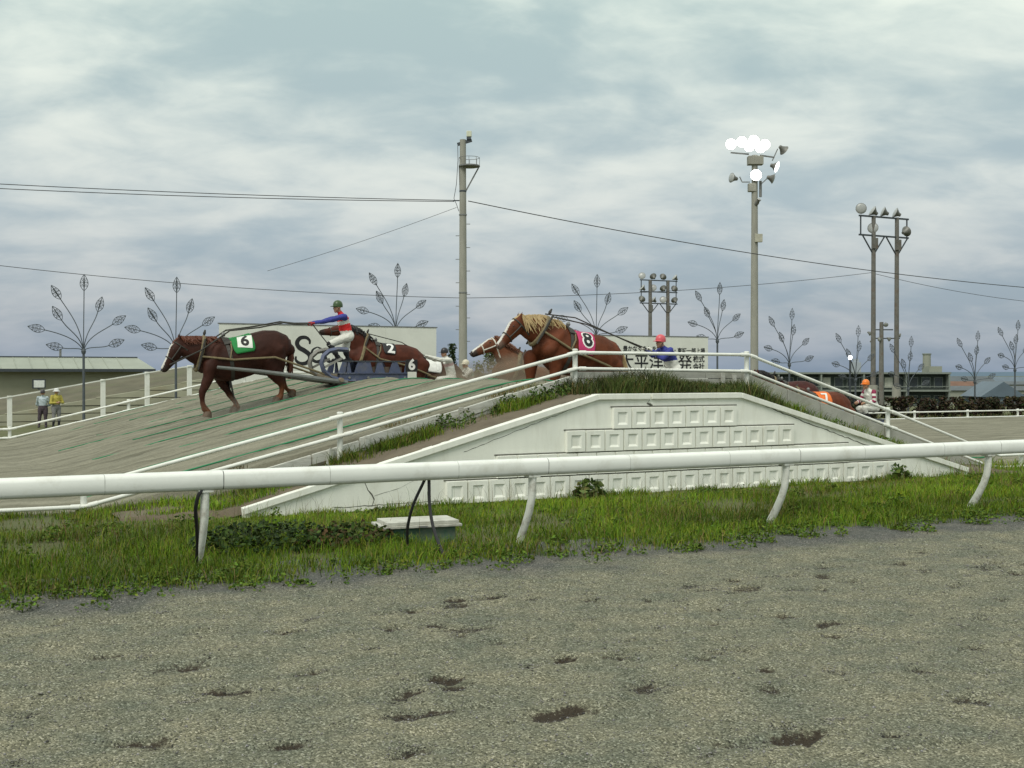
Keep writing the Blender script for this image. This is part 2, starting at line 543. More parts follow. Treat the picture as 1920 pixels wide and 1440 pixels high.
# pebbles lying loose on the gravel
def pebbles(n, seed):
    rg = np.random.default_rng(seed)
    u = rg.uniform(-1.5, 14, n); v = 4.1 + 6.0 * rg.random(n) ** 1.15
    kk = len(PITS)
    pi = rg.integers(0, kk, n // 5)
    PA = np.array(PITS)
    u[:n // 5] = PA[pi, 0] + rg.normal(0, 1, n // 5) * PA[pi, 2] * .42
    v[:n // 5] = PA[pi, 1] + rg.normal(0, 1, n // 5) * PA[pi, 2] * .26
    s = rg.uniform(.0028, .0068, n) * (1 + .9 * (rg.random(n) > .95))
    z = gravel_z(u, v) + s * .25
    base = np.array([[1, 0, 0], [-.5, .87, 0], [-.5, -.87, 0], [0, 0, .75], [.1, .1, -.6]])
    ang = rg.uniform(0, 6.28, n)
    st = rg.uniform(.7, 1.4, n)
    bx = base[None, :, 0] * np.cos(ang)[:, None] * st[:, None] - base[None, :, 1] * np.sin(ang)[:, None]
    by = base[None, :, 0] * np.sin(ang)[:, None] * st[:, None] + base[None, :, 1] * np.cos(ang)[:, None]
    c = UV2W(u, v, z)
    V = np.stack([c[:, None, 0] + bx * s[:, None], c[:, None, 1] + by * s[:, None], c[:, None, 2] + base[None, :, 2] * s[:, None]], -1).reshape(-1, 3)
    f = np.array([[0, 1, 3], [1, 2, 3], [2, 0, 3], [1, 0, 4], [2, 1, 4], [0, 2, 4]])
    F = (f[None] + (np.arange(n) * 5)[:, None, None]).reshape(-1, 3)
    g = np.clip(rg.normal(.215, .07, n), .06, .5)
    wv = rg.uniform(.74, 1.0, n)
    pf = pitfield(u, v)
    g = np.where((pf > .12) & (rg.random(n) < .75), g * .22, g)
    col = np.stack([g, g * (.93 + .04 * wv), g * wv], -1)
    return link('loose_pebbles', np_mesh('loose_pebbles', V, F, mat('pebble', (1, 1, 1), .9, .1, 40, attr='Col'), np.repeat(col, 5, 0)))


tag(pebbles(60000, 3), 'loose pebbles scattered over the gravel lane', 'pebbles', kind='stuff')

# the land: one sheet to the horizon, falling away behind the course
def land_z(u, v):
    x, y = u * UX - v * UY, u * UY + v * UX
    d = np.sqrt(x * x + y * y)
    z = np.where(v < 34.6, -.06, -.06 - .42 * np.clip((v - 34.6) / 3.5, 0, 1))
    z = z - 4.3 * np.clip((y - 82) / 110, 0, 1) ** 1.2 - np.clip((d - 400) / 5000, 0, 1) * 6
    m = (v > 10.7) & (v < 16.9)
    z = np.where(m, z + .05 + (fbm(u * .9, v * .9, 31, 3) - .5) * .09, z)
    z = np.where(v <= 11.2, -.12, z)
    return z


us = np.concatenate([-np.geomspace(9000, 30, 24), np.arange(-28, -4, 3.), np.arange(-4, 24, .3), np.arange(24, 66, 2.), np.geomspace(70, 9000, 26)])
vs = np.concatenate([[-9000, -2000, -400, -90, -30, -10, 0, 6, 10.3, 10.6], np.arange(10.75, 17, .25), np.arange(17.5, 40, 1.5), np.arange(41, 90, 3.), np.geomspace(95, 9000, 28)])
M_LAND = mat('rough_grassland', (.065, .080, .022), .95, .3, .7, .6, 9, col2=(.115, .115, .045), coord='Object', dirt=(.13, .115, .07), dirt_amt=.7, dirt_scale=.55)
tag(grid('ground', us, vs, land_z, M_LAND), 'rough grassy ground running to the horizon', 'ground', kind='structure')

# sand course with its hill
def course_z(u, v):
    r = (fbm(u * .5, v * 4.5, 21, 3) - .5) * .06 + (fbm(u * 2.4, v * 2.4, 22, 3) - .5) * .06 + (fbm(u * 7, v * 7, 23, 2) - .5) * .035
    lane = np.cos((v - 17.8) / 1.78 * 2 * math.pi) * .025
    z = sandz(u) + .02 + r * np.clip((v - 16.7) * 4, .1, 1) + lane
    return np.where(v < 16.705, -.15, z)


us = np.concatenate([np.arange(-40, 0, 1.2), np.arange(0, 22, .11), np.arange(22, 60, .5), np.arange(60, 160, 4.)])
vs = np.concatenate([[16.70], np.arange(16.71, 34.35, .11)])
def sand_material():
    m = bpy.data.materials.new('course_sand')
    m.use_nodes = True
    t, l = m.node_tree.nodes, m.node_tree.links
    b = t['Principled BSDF']
    b.inputs['Roughness'].default_value = .95
    b.inputs['Specular IOR Level'].default_value = .15
    tcn = t.new('ShaderNodeTexCoord')
    mpn = t.new('ShaderNodeMapping')
    mpn.inputs['Rotation'].default_value = (0, 0, -TH)
    l.new(tcn.outputs['Object'], mpn.inputs[0])
    st = t.new('ShaderNodeMapping')
    st.inputs['Scale'].default_value = (.20, 4.6, 1)
    l.new(mpn.outputs[0], st.inputs[0])
    a = N(t, 'ShaderNodeTexNoise', inp={'Scale': 1.6, 'Detail': 6.0, 'Roughness': .6})
    c = N(t, 'ShaderNodeTexNoise', inp={'Scale': 26.0, 'Detail': 6.0, 'Roughness': .7})
    l.new(st.outputs[0], a.inputs['Vector']); l.new(mpn.outputs[0], c.inputs['Vector'])
    r1 = ramp(t, l, a.outputs['Fac'], [(.30, (.120, .116, .086)), (.5, (.215, .206, .156)), (.70, (.285, .273, .212))])
    r2 = ramp(t, l, c.outputs['Fac'], [(.3, (.78, .78, .78)), (.7, (1.15, 1.15, 1.13))])
    mu = N(t, 'ShaderNodeMixRGB', blend_type='MULTIPLY', inp={'Fac': 1.0})
    l.new(r1.outputs[0], mu.inputs[1]); l.new(r2.outputs[0], mu.inputs[2])
    l.new(mu.outputs[0], b.inputs['Base Color'])
    bp = N(t, 'ShaderNodeBump', inp={'Strength': .6, 'Distance': .03})
    l.new(c.outputs['Fac'], bp.inputs['Height']); l.new(bp.outputs[0], b.inputs['Normal'])
    return m


M_SAND = sand_material()
tag(grid('sand_course', us, vs, course_z, M_SAND), 'sand race course with its raised hill', 'course', kind='structure')

# earth shoulder between the painted facing and the course
def bank_z(u, v):
    return bankz(u) + (fbm(u * 2.2, v * 2.2, 41, 3) - .5) * .08 + .03 * (v - 15.5)


us = np.arange(2.4, 19.0, .12)
vs = np.concatenate([[15.38], np.arange(15.45, 16.78, .11)])
def bank_zz(u, v):
    z = bank_z(u, v)
    return np.where(v < 15.4, z - .1, z)
tag(grid('earth_bank', us, vs, bank_zz, M_SOIL), 'brown earth shoulder between the painted facing and the sand hill', 'bank', kind='structure')

# ------------------------------------------------------------------ running rail in front
RAIL_V, POST_V = 11.22, 11.49
rail = thing('running_rail', 'long white running rail on curved posts along the gravel lane', 'rail', W(0, POST_V, 0))
yr = RAIL_V - POST_V
prof = [(-.072, .780), (-.042, .763), (.042, .763), (.072, .780), (.086, .805), (.086, .902), (.076, .924), (.05, .945), (-.05, .945), (-.076, .924), (-.086, .902), (-.086, .805)]


def rail_sec(u0, u1, grow=0.0, z_off=(0, 0)):
    cy, cz = 0, .854
    b = MB()
    n = len(prof)
    v = [(x, yr + y * (1 + grow), cz + (z - cz) * (1 + grow) + dz) for x, dz in ((u0, z_off[0]), (u1, z_off[1])) for y, z in prof]
    f = [tuple(range(n)), tuple(range(2 * n - 1, n - 1, -1))] + [(i, (i + 1) % n, (i + 1) % n + n, i + n) for i in range(n)]
    return b.add(v, f)


pu = [2.52 + 3.53 * k for k in range(-1, 5)]
joint = [u + .16 for u in [2.52 + 3.53 * k for k in range(-2, 6)]]
for i in range(len(joint) - 1):
    dz = [.010 * math.sin(3.1 * i), .010 * math.sin(3.1 * (i + 1))]
    s_ = rail_sec(joint[i] + .005, joint[i + 1] - .005, 0, dz).build('rail_section', M_RAIL, rail, True)
    rail_sec(joint[i + 1] - .03, joint[i + 1] + .03, -.05, (dz[1], dz[1])).build('joint_sleeve', M_STEEL, rail)
    for q in (1.05, 2.45):
        rail_sec(joint[i] + q, joint[i] + q + .006, .012, (dz[0] + (dz[1] - dz[0]) * q / 3.53,) * 2).build('seam', mat('seam_grey', (.48, .49, .45), .6), s_)
for k, u in enumerate(pu):
    path = [(u, 0.10, -.12), (u, .01, .04), (u, -.10, .20), (u, -.195, .36), (u, -.25, .50), (u, -.27, .64), (u, -.27, .79)]
    b = MB()
    b.tube(path, [.058, .056, .053, .05, .049, .049, .05], 12, rx=[.034, .034, .036, .038, .04, .042, .045])
    p = b.build('post', M_POST, rail, True)
    MB().box(u - .07, u + .07, yr - .06, yr + .06, .745, .766).build('bracket', M_POST, p)

# black hoses
def hose(name, pts, r, label, n=40):
    P = [Vector(p) for p in pts]
    out_ = []
    for i in range(n + 1):
        t = i / n * (len(P) - 1)
        k = min(int(t), len(P) - 2)
        f = t - k
        a, b, c, d = P[max(k - 1, 0)], P[k], P[k + 1], P[min(k + 2, len(P) - 1)]
        out_.append(.5 * ((2 * b) + (c - a) * f + (2 * a - 5 * b + 4 * c - d) * f * f + (3 * b - a - 3 * c + d) * f ** 3))
    return tag(MB().tube(out_, r, 8).build(name, M_BLACK, None, True), label, 'hose', 'black hoses hanging from the running rail')


hose('hose', [W(4.80, 11.25, .79), W(4.78, 11.24, .745), W(4.685, 11.3, .50), W(4.655, 11.38, .25), W(4.69, 11.46, .03)], .016, 'black hose bowed to the left below the rail, beside the white-lidded box')
hose('hose', [W(4.83, 11.23, .79), W(4.83, 11.22, .74), W(4.82, 11.18, .50), W(4.81, 11.05, .27), W(4.82, 10.85, .06), W(4.86, 10.76, .01)], .017, 'black hose slanting to the gravel in front of the white-lidded box')
hose('hose', [W(2.53, 11.2, .78), W(2.46, 11.17, .74), W(2.43, 11.2, .6), W(2.46, 11.29, .4), W(2.485, 11.38, .2), W(2.49, 11.46, .02)], .019, 'black hose running down the nearest curved rail post')

# cable box in the grass
cb = thing('cable_box', 'low green cable box with a weathered white lid in the grass', 'box', W(5.12, 12.25, 0), TH - .12)
MB().box(-.40, .40, -.2, .2, -.1, .155).build('body', mat('box_green', (.055, .12, .085), .85, .2, 5, .2, 40, dirt=(.19, .20, .16), dirt_amt=.85, dirt_scale=3), cb, bevel=.01)
lid = MB().box(-.46, .46, -.26, .26, .157, .185).box(-.40, .43, -.235, .235, .186, .225).build('lid', mat('dirty_lid', (.50, .50, .44), .8, .15, 5, .3, 30, dirt=(.20, .19, .14), dirt_amt=.85, dirt_scale=4), cb, bevel=.006)
MB().box(-.05, .05, -.275, -.262, .162, .18).build('handle', M_STEEL, lid)

# ------------------------------------------------------------------ painted concrete facing of the hill
PV = 15.36
wall = thing('concrete_facing', 'white painted concrete facing of the hill with rows of square blocks', 'wall', W(0, PV, 0))
MB().prism([(3.94, .08), (9.41, 1.54), (12.17, 1.54), (17.4, .12), (17.4, -.2), (3.94, -.2)], 0, .1).build('slab', M_CONC, wall)


def coping(a, b, w=.075):
    (u0, z0), (u1, z1) = a, b
    L_ = math.hypot(u1 - u0, z1 - z0)
    nx, nz = -(z1 - z0) / L_, (u1 - u0) / L_
    return [(u0 + nx * .012, z0 + nz * .012), (u1 + nx * .012, z1 + nz * .012), (u1 - nx * w, z1 - nz * w), (u0 - nx * w, z0 - nz * w)]


MB().prism(coping((3.94, .08), (9.405, 1.539)), -.045, .13).build('coping', M_CONC, wall, bevel=.008)
MB().prism(coping((9.42, 1.541), (10.36, 1.541)), -.045, .13).build('coping', M_CONC, wall, bevel=.008)
MB().prism(coping((10.40, 1.541), (12.16, 1.541)), -.045, .13).build('coping', M_CONC, wall, bevel=.008)
MB().prism(coping((12.175, 1.539), (17.4, .12)), -.045, .13).build('coping', M_CONC, wall, bevel=.008)

BW = .34
hb = BW / 2 - .0045
bv, bf = [], []
T, Bk = -.056, -.036
bv = [(-hb, 0, .004), (hb, 0, .004), (hb, 0, BW - .006), (-hb, 0, BW - .006),
      (-hb + .008, T, .012), (hb - .008, T, .012), (hb - .008, T, BW - .014), (-hb + .008, T, BW - .014),
      (-.092, T, .066), (.092, T, .066), (.092, T, .262), (-.092, T, .262),
      (-.060, Bk, .100), (.060, Bk, .100), (.060, Bk, .260), (-.060, Bk, .260)]
bf = [(0, 1, 5, 4), (1, 2, 6, 5), (2, 3, 7, 6), (3, 0, 4, 7), (4, 5, 9, 8), (5, 6, 10, 9), (6, 7, 11, 10), (7, 4, 8, 11),
      (8, 9, 13, 12), (9, 10, 14, 13), (10, 11, 15, 14), (11, 8, 12, 15), (12, 13, 14, 15), (3, 2, 1, 0)]
blk = MB().add(bv, bf).mesh('block', M_BLOCK)
for u0, n, z in ((9.67, 7, 1.01), (8.84, 13, .67), (7.67, 20, .33), (6.86, 26, -.01)):
    for k in range(n):
        o = link('block', blk, wall)
        o.location = (u0 + (k + .5) * BW, random.uniform(-.002, .002), z + random.uniform(-.0015, .0015))
        o.rotation_euler = (0, random.uniform(-.004, .004), 0)
    MB().box(u0 - .02, u0 + n * BW + .02, -.014, -.001, z + BW - .004, z + BW + .012).build('shade_strip', M_CRACK_SHADE, wall)  # dark strip paints in the shade line above each raised row


def crack(pts, w=.007, seed=1):
    rg = random.Random(seed)
    P = []
    for i in range(len(pts) - 1):
        (a, b), (c, d) = pts[i], pts[i + 1]
        k = max(2, int(math.hypot(c - a, d - b) / .07))
        for j in range(k):
            t = j / k
            P.append((a + (c - a) * t + rg.uniform(-.008, .008), b + (d - b) * t + rg.uniform(-.008, .008)))
    P.append(pts[-1])
    b = MB()
    v, f = [], []
    for i, (x, z) in enumerate(P):
        q = w * rg.uniform(.5, 1.2)
        v += [(x - q * .7, -.003, z - q * .7), (x + q * .7, -.003, z + q * .7)]
    f = [(2 * i, 2 * i + 1, 2 * i + 3, 2 * i + 2) for i in range(len(P) - 1)]
    o = b.add(v, f).build('crack', M_CRACK_SHADE, wall)
    return o


crack([(7.15, .73), (8.2, 1.08), (9.37, 1.46)], .008, 2)
crack([(12.25, 1.47), (13.6, 1.02), (15.1, .56)], .009, 3)
crack([(5.62, .42), (5.7, .25), (5.78, .12), (5.75, .02)], .009, 4)
crack([(5.78, .16), (6.1, .24), (6.45, .38)], .005, 5)
crack([(10.37, 1.46), (10.33, 1.4), (10.42, 1.36)], .018, 6)
crack([(10.36, 1.36), (10.37, 1.2), (10.36, 1.0)], .007, 7)
crack([(5.2, .03), (6.8, .045)], .007, 8)

# ------------------------------------------------------------------ kerbs that hold the sand
kt = thing('timber_kerb', 'flaking white timber kerb climbing the left side of the hill', 'kerb', W(0, 16.62, 0))
zt = lambda u: .815 + .262 * (u - 5.73)
seg = [4.35, 5.28, 6.02, 7.35, 8.6, 9.66]
rk = random.Random(4)
for i in range(len(seg) - 1):
    a, b_ = seg[i] + .012, seg[i + 1] - .012
    j0, j1 = rk.uniform(-.025, .015), rk.uniform(-.025, .015)
    hgt = .15 + rk.uniform(-.01, .015)
    MB().prism([(a, zt(a) + j0 - hgt), (b_, zt(b_) + j1 - hgt), (b_, zt(b_) + j1), (a, zt(a) + j0)], -.035, .03).build('plank', M_BOARD, kt, bevel=.006)
    if i > 1:
        MB().prism([(a + .05, zt(a) + j0 - .36), (b_ - .05, zt(b_) + j1 - .36), (b_ - .05, zt(b_) + j1 - hgt - .02), (a + .05, zt(a) + j0 - hgt - .02)], -.02, .04).build('plank', M_BOARD, kt, bevel=.006)
for u, lean in ((5.48, -.10), (6.15, .02), (7.72, .05), (8.62, -.09), (9.35, .03)):
    MB().bar((u, -.06, zt(u) - .42), (u - lean, -.055, zt(u) + rk.uniform(-.06, .02)), .075, .035, up=(0, 1, 0)).build('stake', M_BOARD, kt)

kw = thing('board_parapet', 'low pale board parapet along the flat hilltop behind the grass', 'parapet', W(0, 16.64, 0))
for j, (z0, z1) in enumerate(((1.50, 1.645), (1.655, 1.775), (1.785, 1.895))):
    uu = 9.69 + .3 * (j % 2)
    e = [9.69] + [uu + .9 * k for k in range(1, 4)] + [13.18]
    for a, b_ in zip(e, e[1:]):
        MB().box(a + .006, b_ - .006, -.02 + rk.uniform(-.004, .004), .03, z0, z1).build('board', M_OLDCONC, kw, bevel=.004)
for u in (9.98, 10.55, 11.6, 12.75, 13.0):
    MB().box(u - .035, u + .035, -.06, -.026, 1.45, 1.89 - .05 * rk.random()).build('stake', M_BOARD if u in (9.98, 12.75, 13.0) else M_OLDCONC, kw)

kc = thing('concrete_kerb', 'grey concrete slab kerb descending the right side of the hill', 'kerb', W(0, 16.64, 0))
zr = lambda u: 1.895 - .305 * (u - 13.2)
e = [13.2, 14.22, 15.0, 15.82, 16.6, 17.5, 18.4, 19.2]
for a, b_ in zip(e, e[1:]):
    MB().prism([(a + .006, zr(a) - .42), (b_ - .006, zr(b_) - .42), (b_ - .006, zr(b_)), (a + .006, zr(a))], rk.uniform(-.03, -.02), .06).build('slab', M_OLDCONC, kc, bevel=.008)

# ------------------------------------------------------------------ pipe railings
def railing(name, label, V, upper, lower, posts, base, r=.028, pr=.042, group='white pipe railings of the course'):
    t = thing(name, label, 'railing', W(0, V, 0), TH, group)
    def run(line):
        for (a, za), (b, zb) in zip(line, line[1:]):
            MB().tube([(a, -.055, za), (b, -.055, zb)], r, 10).build('pipe', M_WHITE, t, True)
    run(upper); run(lower)
    iu = lambda line, u: float(np.interp(u, [p[0] for p in line], [p[1] for p in line]))
    for u in posts:
        zt_ = iu(upper, u) + .045
        p = MB().lathe([(pr, base(u) - .25), (pr, zt_ - .008), (pr * 1.12, zt_ - .006), (pr * 1.12, zt_ + .012), (pr * .7, zt_ + .02)], 12, c=(u, 0, 0)).build('post', M_WHITE, t, True)
        for line in (upper, lower):
            z = iu(line, u)
            zl, zr_ = iu(line, u - .16), iu(line, u + .16)
            MB().tube([(u - .17, -.055, zl), (u - .05, -.055, z + (zl - z) * .3)], r * 1.3, 10).build('sleeve', M_WHITE, p, True)
            MB().tube([(u + .05, -.055, z + (zr_ - z) * .3), (u + .17, -.055, zr_)], r * 1.3, 10).build('sleeve', M_WHITE, p, True)
    return t


up = [(-14, .40), (2.1, .37), (5.67, 1.24), (9.67, 2.205), (13.17, 2.195), (16.53, 1.16), (19.5, .22), (60, .25)]
lo = [(-14, .13), (2.1, .10), (5.67, .955), (9.67, 1.945), (13.17, 1.905), (16.53, .86), (19.2, .02), (19.6, -.02), (60, .0)]
railing('pipe_railing', 'near white pipe railing over the hill in front of the timber kerb', 16.47, up, lo, (-1.6, 2.1, 5.67, 9.67, 13.17, 16.53, 20.2, 24), lambda u: float(bankz(u)))
up = [(-20, .38), (2.5, .36), (9.2, 1.90), (13, 1.88), (20, .32), (90, .27)]
lo = [(-20, .13), (2.5, .12), (9.2, 1.64), (13, 1.61), (20, .06), (90, .02)]
railing('pipe_railing', 'far white pipe railing on the other side of the sand course', 34.42, up, lo, [-5, 2.5, 5.6, 8.9, 9.9, 13, 16.5, 20, 24, 28, 32, 36, 39, 42, 45, 48, 51, 54, 58], lambda u: float(sandz(u)), .028, .045)

# lane ropes
for k in range(10):
    us_r = np.arange(2.3 + .45 * ((k * 7) % 5) + .12 * k, 21, .25)
    v = 17.8 + 1.78 * k
    wob = (vnoise(us_r * .35, us_r * 0 + k, 77) - .5) * .08
    z = sandz(us_r) + .062 - (.03 if k < 6 else .06) * np.clip((fbm(us_r * .9, us_r * 0 + k * 3, 78, 2) - (.66 if k < 6 else .50)) * 5, 0, 1)
    o = MB().tube([W(a, v + w_, c) for a, w_, c in zip(us_r, wob, z)], .0145 - .0007 * k, 5, cap=False).build('lane_rope', M_ROPE, None, True)
    ordn = ['nearest', 'second', 'third', 'fourth', 'fifth', 'sixth', 'seventh', 'eighth', 'ninth', 'farthest'][k]
    tag(o, f'green lane rope on the sand hill, {ordn} one counted from the near railing', 'rope', 'green lane ropes on the sand')

# ------------------------------------------------------------------ lamps and poles
def lamp(parent, c, d, r=.27, lit=False, glass=True):
    d = Vector(d).normalized()
    c = Vector(c)
    h = MB().lathe([(.05, -.36), (.09, -.35), (.12, -.22), (r * .72, -.10), (r, 0), (r * 1.04, .01)], 14, c=c, axis=d).build('lamp', M_LAMPB, parent, True)
    MB().lathe([(r * .95, .012), (r * .93, .02), (r * .6, .05), (.02, .06)], 14, c=c, axis=d).build('lens', M_LIT if lit else M_LAMPW, h, True)
    return h


# tall plain pole
p = thing('utility_pole', 'tall concrete utility pole with a small round platform near its top', 'pole', W(23.26, 50, -.5), 0)
px = .0250
Z0 = -.5
zz = lambda y: 1.87 + (700 - y) * px - Z0
MB().tube([(0, 0, 0), (0, 0, 6), (0, 0, zz(262))], [.215, .185, .145], 14).build('shaft', M_POLE, p, True)
k = 0
for y in range(640, 400, -22):
    s_ = -1 if k % 2 else 1
    MB().bar((s_ * .17, 0, zz(y)), (s_ * .34, 0, zz(y)), .03, .03).build('step', M_STEEL, p)
    k += 1
zp = zz(311)
pf = MB().lathe([(.46, -.05), (.50, -.04), (.50, .02), (.46, .03)], 18, c=(.30, 0, zp)).build('platform', M_STEEL, p, True)
for a in range(0, 360, 45):
    x, y = .30 + .48 * math.cos(R(a)), .48 * math.sin(R(a))
    MB().bar((x, y, zp), (x, y, zp + .38), .02, .02).build('baluster', M_STEEL, pf)
MB().tube([(.30 + .48 * math.cos(R(a)), .48 * math.sin(R(a)), zp + .38) for a in range(0, 361, 30)], .012, 5).build('hand_rail', M_STEEL, pf)
MB().bar((.78, 0, zp), (.14, 0, zz(358)), .06, .06).build('strut', M_STEEL, p)
MB().bar((-.17, 0, zp), (-.13, 0, zz(358)), .06, .06).build('strut', M_STEEL, p)
MB().tube([(0, 0, zz(360)), (0, 0, zz(357))], .17, 12).build('band', M_DKSTEEL, p)
MB().bar((-.26, 0, zz(271)), (.42, 0, zz(263)), .10, .14).build('crossarm', M_DKSTEEL, p)
MB().box(.18, .38, -.1, .1, zz(262), zz(257)).build('lamp_base', M_DKSTEEL, p)
MB().box(.17, .41, -.12, .12, zz(257), zz(246)).build('lamp_box', mat('pale_lamp_box', (.62, .64, .50), .4), p, bevel=.03)
MB().tube([(-.24, 0, zz(273)), (-.23, -.02, zz(300)), (-.30, -.02, zz(345)), (-.42, 0, zz(372)), (-.30, 0, zz(383)), (-.19, 0, zz(396))], .014, 5).build('cable', M_WIRE, p)
MB().bar((-.46, 0, zz(376)), (-.16, 0, zz(376)), .05, .05).build('bracket', M_DKSTEEL, p)
for y in (404, 550):
    MB().tube([(0, 0, zz(y)), (0, 0, zz(y) + .06)], .185 if y < 500 else .2, 12).build('band', M_STEEL, p)

# floodlight pole with burning lamps
p = thing('floodlight_pole', 'tall floodlight pole with its upper lamps burning bright white', 'floodlight', W(40.5, 50, -.5), 0)
px = .02865
zz = lambda y: 1.87 + (700 - y) * px - Z0
xx = lambda x: (x - 1415) * px
MB().tube([(0, 0, 0), (0, 0, 6), (0, 0, zz(292))], [.225, .195, .155], 14).build('shaft', M_POLE, p, True)
MB().box(xx(1402), xx(1430), -.25, .25, zz(310), zz(294)).build('junction_box', M_POLE, p, bevel=.02)
MB().box(xx(1403), xx(1417), -.2, .2, zz(360), zz(345)).build('junction_box', M_POLE, p, bevel=.02)
MB().tube([(xx(1426), 0, zz(370)), (xx(1426), 0, zz(340))], .075, 8).build('ballast', M_STEEL, p, True)
MB().box(xx(1414), xx(1428), -.3, -.05, zz(455), zz(440)).build('control_box', mat('beige_box', (.42, .41, .33), .7), p, bevel=.01)
MB().bar((xx(1370), 0, zz(287)), (xx(1404), 0, zz(290)), .07, .07).build('arm', M_STEEL, p)
MB().bar((xx(1425), 0, zz(292)), (xx(1452), 0, zz(296)), .07, .07).build('arm', M_STEEL, p)
MB().bar((xx(1448), 0, zz(302)), (xx(1458), 0, zz(280)), .05, .05).build('arm', M_STEEL, p)
MB().bar((xx(1387), 0, zz(332)), (xx(1391), 0, zz(341)), .05, .05).build('arm', M_STEEL, p)
MB().bar((xx(1391), 0, zz(342)), (xx(1406), 0, zz(342)), .05, .05).build('arm', M_STEEL, p)
MB().bar((xx(1428), 0, zz(345)), (xx(1443), 0, zz(331)), .05, .05).build('arm', M_STEEL, p)
toc = Vector((-.33, -.9, -.28))
for x, y, dz in ((1370, 272, 0), (1391, 267, .2), (1412, 266, -.2), (1433, 273, 0), (1403, 277, -.45), (1424, 279, -.45)):
    lamp(p, (xx(x), -.1 + dz * .4, zz(y)), toc + Vector(((x - 1400) * .004, 0, 0)), .30, True)
lamp(p, (xx(1415), -.35, zz(331)), toc, .31, True)
lamp(p, (xx(1456), -.05, zz(314)), (.85, -.42, -.35), .30, True)
lamp(p, (xx(1470), 0, zz(283)), (.75, .35, -.55), .28)
lamp(p, (xx(1372), 0, zz(334)), (-.8, -.35, .1), .26)
lamp(p, (xx(1450), 0, zz(336)), (.85, -.25, -.3), .27)
lamp(p, (xx(1421), -.3, zz(376)), (.3, -.4, .6), .12)


def twin_mast(label, V, u0, u1, bars, ul, ur, brace, lamps, r, base, lr=.26):
    t = thing('floodlight_mast', label, 'floodlight', W((u0 + u1) / 2, V, base), TH, 'twin pole floodlight masts')
    cu = (u0 + u1) / 2
    top = max(bars) - base
    for u in (u0, u1):
        m_ = MB().tube([(u - cu, 0, 0), (u - cu, 0, top + .05)], [r * 1.15, r * .9], 10).build('mast', M_RUST, t, True)
        MB().tube([(u - cu, 0, -.2), (u - cu, 0, 1.75)], r * 1.9, 10).build('footing', M_POLE, t, True)
        zb = min(bars) - base
        for s_ in (-1, 1):
            MB().bar((u - cu, 0, brace - base), (u - cu + s_ * .85, 0, zb), .06, .06).build('brace', M_DKSTEEL, t)
        MB().box(u - cu - .16, u - cu + .16, -.2, .0, zb - .75, zb - .15).build('ballast_box', M_RUST, m_)
    for z in bars:
        MB().bar((ul - cu, 0, z - base), (ur - cu, 0, z - base), .09, .09).build('cross_bar', M_DKSTEEL, t)
    for u in (ul + .12, ur - .12):
        MB().bar((u - cu, 0, min(bars) - base), (u - cu, 0, max(bars) - base), .06, .06).build('upright', M_DKSTEEL, t)
    for u, z, d in lamps:
        lamp(t, (u - cu, 0, z - base), d, lr)
    return t


twin_mast('twin pole floodlight mast right of the burning lamps, its lamps unlit', 50, 49.05, 50.85, (10.8, 9.72), 47.95, 51.75, 8.62,
          [(48.1, 11.2, (-.55, -.8, 0)), (48.95, 11.12, (-.5, .2, .35)), (49.75, 11.12, (-.6, .35, .3)), (50.7, 11.12, (-.6, .3, .3)), (49.0, 10.15, (-.8, -.55, .1)), (51.6, 10.1, (.75, .1, .25))], .13, -.55, .3)
rows = []
for z in (9.95, 8.95, 7.95):
    for k, u in enumerate((56.6, 57.75, 58.8, 60.0)):
        rows.append((u, z + .35, [(-.6, .1, .5), (-.4, -.6, .2), (.1, .6, .45), (.5, .3, .35)][(k + int(z)) % 4]))
twin_mast('small far twin pole floodlight mast with three rows of lamps', 85, 57.45, 59.3, (9.95, 8.95, 7.95), 56.4, 60.3, 7.0, rows, .17, -1.0, .3)

p = thing('lamp_mast', 'distant single lamp mast showing beside the twin poles', 'floodlight', (38.4, 122, -2.2), 0)
MB().tube([(0, 0, 0), (0, 0, 9.4)], [.28, .2], 10).build('shaft', M_RUST, p, True)
MB().bar((-1.0, 0, 7.7), (1.9, 0, 7.7), .12, .12).build('crossarm', M_DKSTEEL, p)
MB().bar((-.8, 0, 8.6), (1.2, 0, 8.6), .12, .12).build('crossarm', M_DKSTEEL, p)
for x, z in ((-1.2, 8.2), (-.9, 7.3), (-.3, 7.6), (.8, 7.6), (1.9, 8.0), (1.6, 7.2), (-.8, 9.1), (.4, 9.1)):
    lamp(p, (x, -.2, z), (random.uniform(-.9, .9), -.3, -.2), .24)

p = thing('globe_lamp', 'small lit globe lamp on a thin post before the far building', 'lamp', (17.95, 62.3, -.55), 0)
MB().tube([(0, 0, 0), (0, 0, 3.15)], .05, 8).build('post', M_DKSTEEL, p, True)
MB().lathe([(.01, -.105), (.075, -.08), (.105, 0), (.075, .08), (.01, .105)], 12, c=(0, 0, 3.26)).build('globe', M_LIT, p, True)


# wires
def wire(label, pts, sag, r=.02):
    P = []
    for a, b in zip(pts, pts[1:]):
        a, b = Vector(a), Vector(b)
        for i in range(25):
            t = i / 24
            q = a.lerp(b, t)
            q.z -= sag * 4 * t * (1 - t)
            P.append(q)
    tag(MB().tube(P, r, 5).build('overhead_wire', M_WIRE, None, True), label, 'wire', 'overhead wires')


